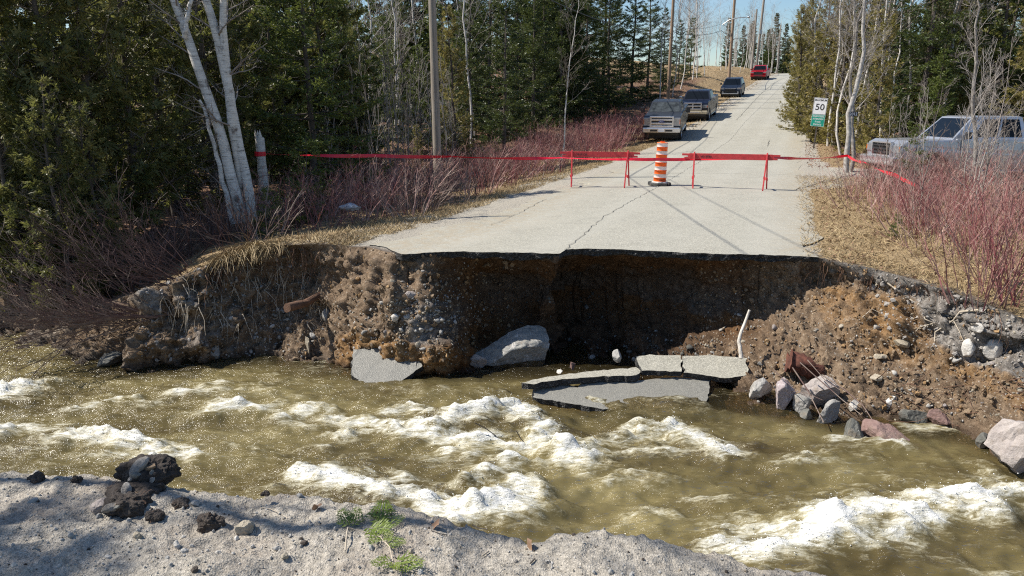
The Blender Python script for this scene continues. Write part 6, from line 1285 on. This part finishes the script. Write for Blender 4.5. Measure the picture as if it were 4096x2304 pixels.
P = [at_z(1400, 850, -.22)]; v, f = rock(31, (.42, .3, .16), 4, 5, .16); o = MB().add(v, f).build('plastic_bag', MAT['bag_plastic'], None, True); o.location = at_y(1402, 828, 15.0); tag(o, 'crumpled grey plastic bag at the edge of the red brush', 'bag')
for k, (px, y, w) in enumerate([(2790, 63, .9), (2815, 64, .7), (2770, 62.5, .6)]):
    x = xat(px, y); v, f = rock(41+k, (w, w*.7, w*.5), 3, 9, .06); o = MB().add(v, f).build('rock', MAT['rock_light'], None); o.location = (x, y, gzf(x, y)+.4); tag(o, ['pale rock on the slope behind the navy pickup', 'smaller pale rock right behind the navy pickup', 'small pale rock left behind the navy pickup'][k], 'rock')
# ------------------------------------------------------------------ on the near bank
def near_hit(px, py):
    h, n = cast(px, py, NEAR_BVH); return h if h is not None else at_z(px, py, NZ)
def clod(lab, px, py, w, h, seed, mat='clod', stones=0):
    p = near_hit(px, py); s = (p-CAM).length/F_PX; root = thing('soil_clod', lab, 'clod', p); v, f = ico(5); rg = np.random.default_rng(seed); v = v*np.array([w*s*.40, w*s*.34, h*s*.52])
    q = v/(w*s); v = v*(1+.30*fbm(q*3.2+seed, 3, seed)+.16*np.abs(fbm(q*9, 3, seed+2))-.06)[:, None]; v[:, 2] = np.maximum(v[:, 2], -h*s*.25); v[:, 2] += h*s*.25; MB().add(v, f).build('soil', MAT[mat], root, False)
    tree = BVHTree.FromPolygons([tuple(a) for a in v], [tuple(a) for a in f.tolist()])
    for k in range(stones):
        d = Vector((rg.uniform(-.9, .9), -1.2, rg.uniform(.1, 1.0))).normalized(); o0 = Vector((0, 0, h*s*.3)); hit = tree.ray_cast(o0+d*1.0, -d)
        if hit[0] is None: continue
        sz_ = w*s*(rg.uniform(.10, .2) if k else .36); vv, ff = rock(seed*10+k, (sz_, sz_*.6, sz_*.55), 3, 8, .05); o = MB().add(vv, ff).build('stone', MAT[['crumb_grey', 'crumb_brown', 'rock_dark'][k % 3]], root); o.location = hit[0]; o.rotation_euler = (rg.normal()*.3, rg.normal()*.5, rg.uniform(0, 3))
    m = MB(); n = 26; a = rg.uniform(0, 6.28, n); P = np.zeros((n, 4, 3)); P[:, 0] = v[rg.integers(0, len(v), n)]; D = unit(rg.normal(size=(n, 3)))
    for k in range(1, 4): D = unit(D+rg.normal(size=(n, 3))*.5); P[:, k] = P[:, k-1]+D*w*s*.05
    m.add(*tubes(P, np.full((n, 4), .0009), 3)); m.build('rootlets', MAT['root_brown'], root); return root
clod('largest dark soil clod with stones stuck in it, perched on the near edge', 598, 1922, 235, 120, 1, stones=7)
clod('dark soil spill just below the largest clod', 560, 1975, 200, 60, 2, stones=2)
clod('loose brown soil clump with rootlets and a flat stone below the largest clod', 505, 2045, 165, 85, 3, 'clod', 3)
clod('small brown clod left of the lone dark clod', 622, 2072, 72, 40, 4); clod('round dark crumbly clod on the open gravel', 842, 2110, 105, 70, 5); clod('small dark clod beside an oval pebble', 725, 2022, 72, 32, 6); clod('small mossy clod at far left', 150, 1922, 60, 34, 7); clod('little black clod left of the largest clod', 305, 1926, 46, 26, 8); clod('flattened brown clod at the lower middle', 1060, 1980, 44, 18, 9)
for k, (lab, px, py, w, h, mat) in enumerate([('flat tan stone at the left end of the soil clump', 420, 2040, 95, 46, 'rock_pink'), ('pale tan wedge stone right of the round dark clod', 980, 2130, 70, 60, 'rock_tan'), ('white pebble on the gravel below the round clod', 708, 2190, 34, 30, 'rock_light'), ('oval grey pebble by the small dark clod', 785, 2018, 40, 18, 'rock_grey'), ('grey pebble right of the wedge stone', 1110, 2198, 30, 20, 'rock_grey'), ('rounded tan pebble low right of the wedge stone', 1140, 2232, 36, 22, 'rock_tan'), ('rough light pebble left of the white pebble', 552, 2150, 40, 26, 'rock_tan'), ('small light pebble under the largest clod', 632, 1940, 30, 14, 'rock_light'), ('grey pebble in the shade at the left', 130, 2010, 36, 18, 'rock_grey')]):
    p = near_hit(px, py); s = (p-CAM).length/F_PX; v, f = rock(800+k, (w*s, w*s*.75, h*s*1.1), 4 if w > 60 else 3, 8, .05); o = MB().add(v, f).build('pebble', MAT[mat], None, w < 50); o.location = p+Vector((0, 0, h*s*.32)); o.rotation_euler = (0, 0, k*.9); tag(o, lab, 'pebble')
m = MB(); rg = np.random.default_rng(23); i1 = ico(1)
for k in range(8000):
    x, tt = rg.uniform(-2.5, 2.1), rg.random()**.8*1.4; y = float(near_lip(np.array([x]))[0])-tt
    ci = int(np.clip(np.searchsorted(nxs, x), 0, len(nxs)-1)); ri = int(np.clip(np.searchsorted(tr, tt), 0, len(tr)-1)); z = NZZ[ri, ci]; s = float(np.clip(rg.lognormal(-5.0, .55), .003, .034))
    m.add((i1[0]*np.array([.55, .45, .35])*s)@rotm(*rg.uniform(0, 6.28, 3)).T*1.0+np.array([x, NY[ri, ci], z+s*.12]), i1[1], int(rg.choice([0, 0, 0, 1, 2, 3], p=[.3, .2, .2, .12, .08, .10])))
tag(m.build('gravel_pebbles', [MAT['rock_grey'], MAT['rock_light'], MAT['rock_tan'], MAT['clod']]), 'loose grey pebbles and soil crumbs over the near bank', 'gravel', None, 'stuff')
# cedar sprig dropped on the gravel
def sprig(lab, stem, fans, rs):
    p0 = near_hit(*stem[0]); root = thing('cedar_sprig', lab, 'sprig', p0); m = MB(); P = [near_hit(a, b)-p0+Vector((0, 0, .012+.012*math.sin(i*1.4))) for i, (a, b) in enumerate(stem)]; tube1(m, P, np.linspace(rs, rs*.5, len(P)), 6); m.build('stem', MAT['root_pale'], root, True)
    for k, ((ax, ay), (bx_, by_)) in enumerate(fans):
        a, b = near_hit(ax, ay)-p0+Vector((0, 0, .02)), near_hit(bx_, by_)-p0+Vector((0, 0, .035)); D = (b-a); L = D.length; D.normalize(); up_ = Vector((0, -.35, 1)).normalized(); Sd = D.cross(up_).normalized(); rg = np.random.default_rng(k+50); pts = []; dd = []; ll = []
        for i in range(11):
            t = .05+i/11*.95
            for s in (-1, 1):
                base = a+D*L*t; d1 = (D*math.cos(.75)+Sd*s*math.sin(.75)).normalized(); l1 = L*.55*(1-t*.75)
                for j in range(3):
                    u = (j+.3)/3
                    for s2 in (-1, 1): pts.append(base+d1*l1*u+Vector((0, 0, rg.normal()*.003))); dd.append((d1*math.cos(.6)+(d1.cross(up_))*s2*math.sin(.6)+Vector((0, 0, rg.normal()*.12))).normalized()); ll.append(L*.24*(1-.5*u)*(1.15-.6*t))
        pts = np.array([list(q) for q in pts]); dd = np.array([list(q) for q in dd]); ll = np.array(ll); sd = unit(np.cross(dd, np.array(list(up_))+rg.normal(size=dd.shape)*.25)); MB().add(*kites(pts, dd, sd, ll, ll*.24, .5)).build('leaf_fan', MAT['sprig_leaf'], root)
    return root
sprig('cedar sprig with a bare bent stem lying on the near gravel', [(1382, 2215), (1388, 2160), (1392, 2125), (1420, 2120), (1470, 2135), (1520, 2165), (1560, 2210), (1575, 2270)], [((1400, 2122), (1366, 2072)), ((1410, 2120), (1432, 2066)), ((1520, 2110), (1532, 2035)), ((1510, 2110), (1530, 2078)), ((1560, 2118), (1618, 2095)), ((1520, 2165), (1480, 2205)), ((1545, 2190), (1622, 2200)), ((1540, 2190), (1570, 2160)), ((1570, 2260), (1490, 2290)), ((1575, 2265), (1690, 2290)), ((1575, 2270), (1590, 2310)), ((1470, 2130), (1560, 2150))], .0035)
for k, (lab, pts, r) in enumerate([('thin white twig on the gravel near the wedge stone', [(1042, 2035), (1080, 2040), (1120, 2058), (1150, 2078)], .0018), ('short dark twig right of the curled leaf', [(1890, 2105), (1915, 2118), (1950, 2122)], .002), ('brown twig piece on the shaded gravel', [(1930, 2228), (1955, 2210)], .004), ('dark twig at the lower right of the near bank', [(2120, 2260), (2140, 2240)], .003), ('dark twig above the lone pebble', [(1725, 2128), (1760, 2140), (1790, 2146)], .0015)]):
    m = MB(); tube1(m, [near_hit(a, b)+Vector((0, 0, .006)) for a, b in pts], r, 5); tag(m.build('twig', MAT['root_pale' if k in (0, 2) else 'dark_bark'], None, True), lab, 'twig')
for k, (lab, px, py) in enumerate([('curled brown leaf standing on the near gravel', 1742, 2110), ('brown leaf by the cedar sprig', 1500, 2075), ('dark curled leaf at the near edge', 1270, 2048), ('dry leaf low on the near bank', 2130, 2190)]):
    p = near_hit(px, py); v = np.array([[i/6-.5, j/6-.5, 0] for j in range(7) for i in range(7)], float); rr = np.hypot(v[:, 0], v[:, 1]); v *= .032; v[:, 2] = .022*np.sin(v[:, 0]*90+k)*.7+.02*np.abs(v[:, 1]*40)*.5+.012; o = MB().add(v, grid_faces(7, 7)).build('dead_leaf', MAT['leaf_litter'], None, True); o.location = p; o.rotation_euler = (.3, .2*k, k*1.3); tag(o, lab, 'leaf')
# trees on the near bank, left of the photographer, that dapple the gravel
for k, (x, y, sc) in enumerate([(-7.6, 2.2, 1.0), (-6.0, 3.0, 1.0), (-8.2, 1.7, 1.15)]):
    place(['cedar_tree', 'birch_tree', 'birch_tree'][k], [CEDW[0], BIR[1], BIR[3]][k], x, y, ['sparse cedar left of the viewpoint, out of frame', 'bare birch left of the viewpoint, out of frame', 'bare birch behind the viewpoint at left, out of frame'][k], 'tree', None, k*2.0, sc, z=NZ)
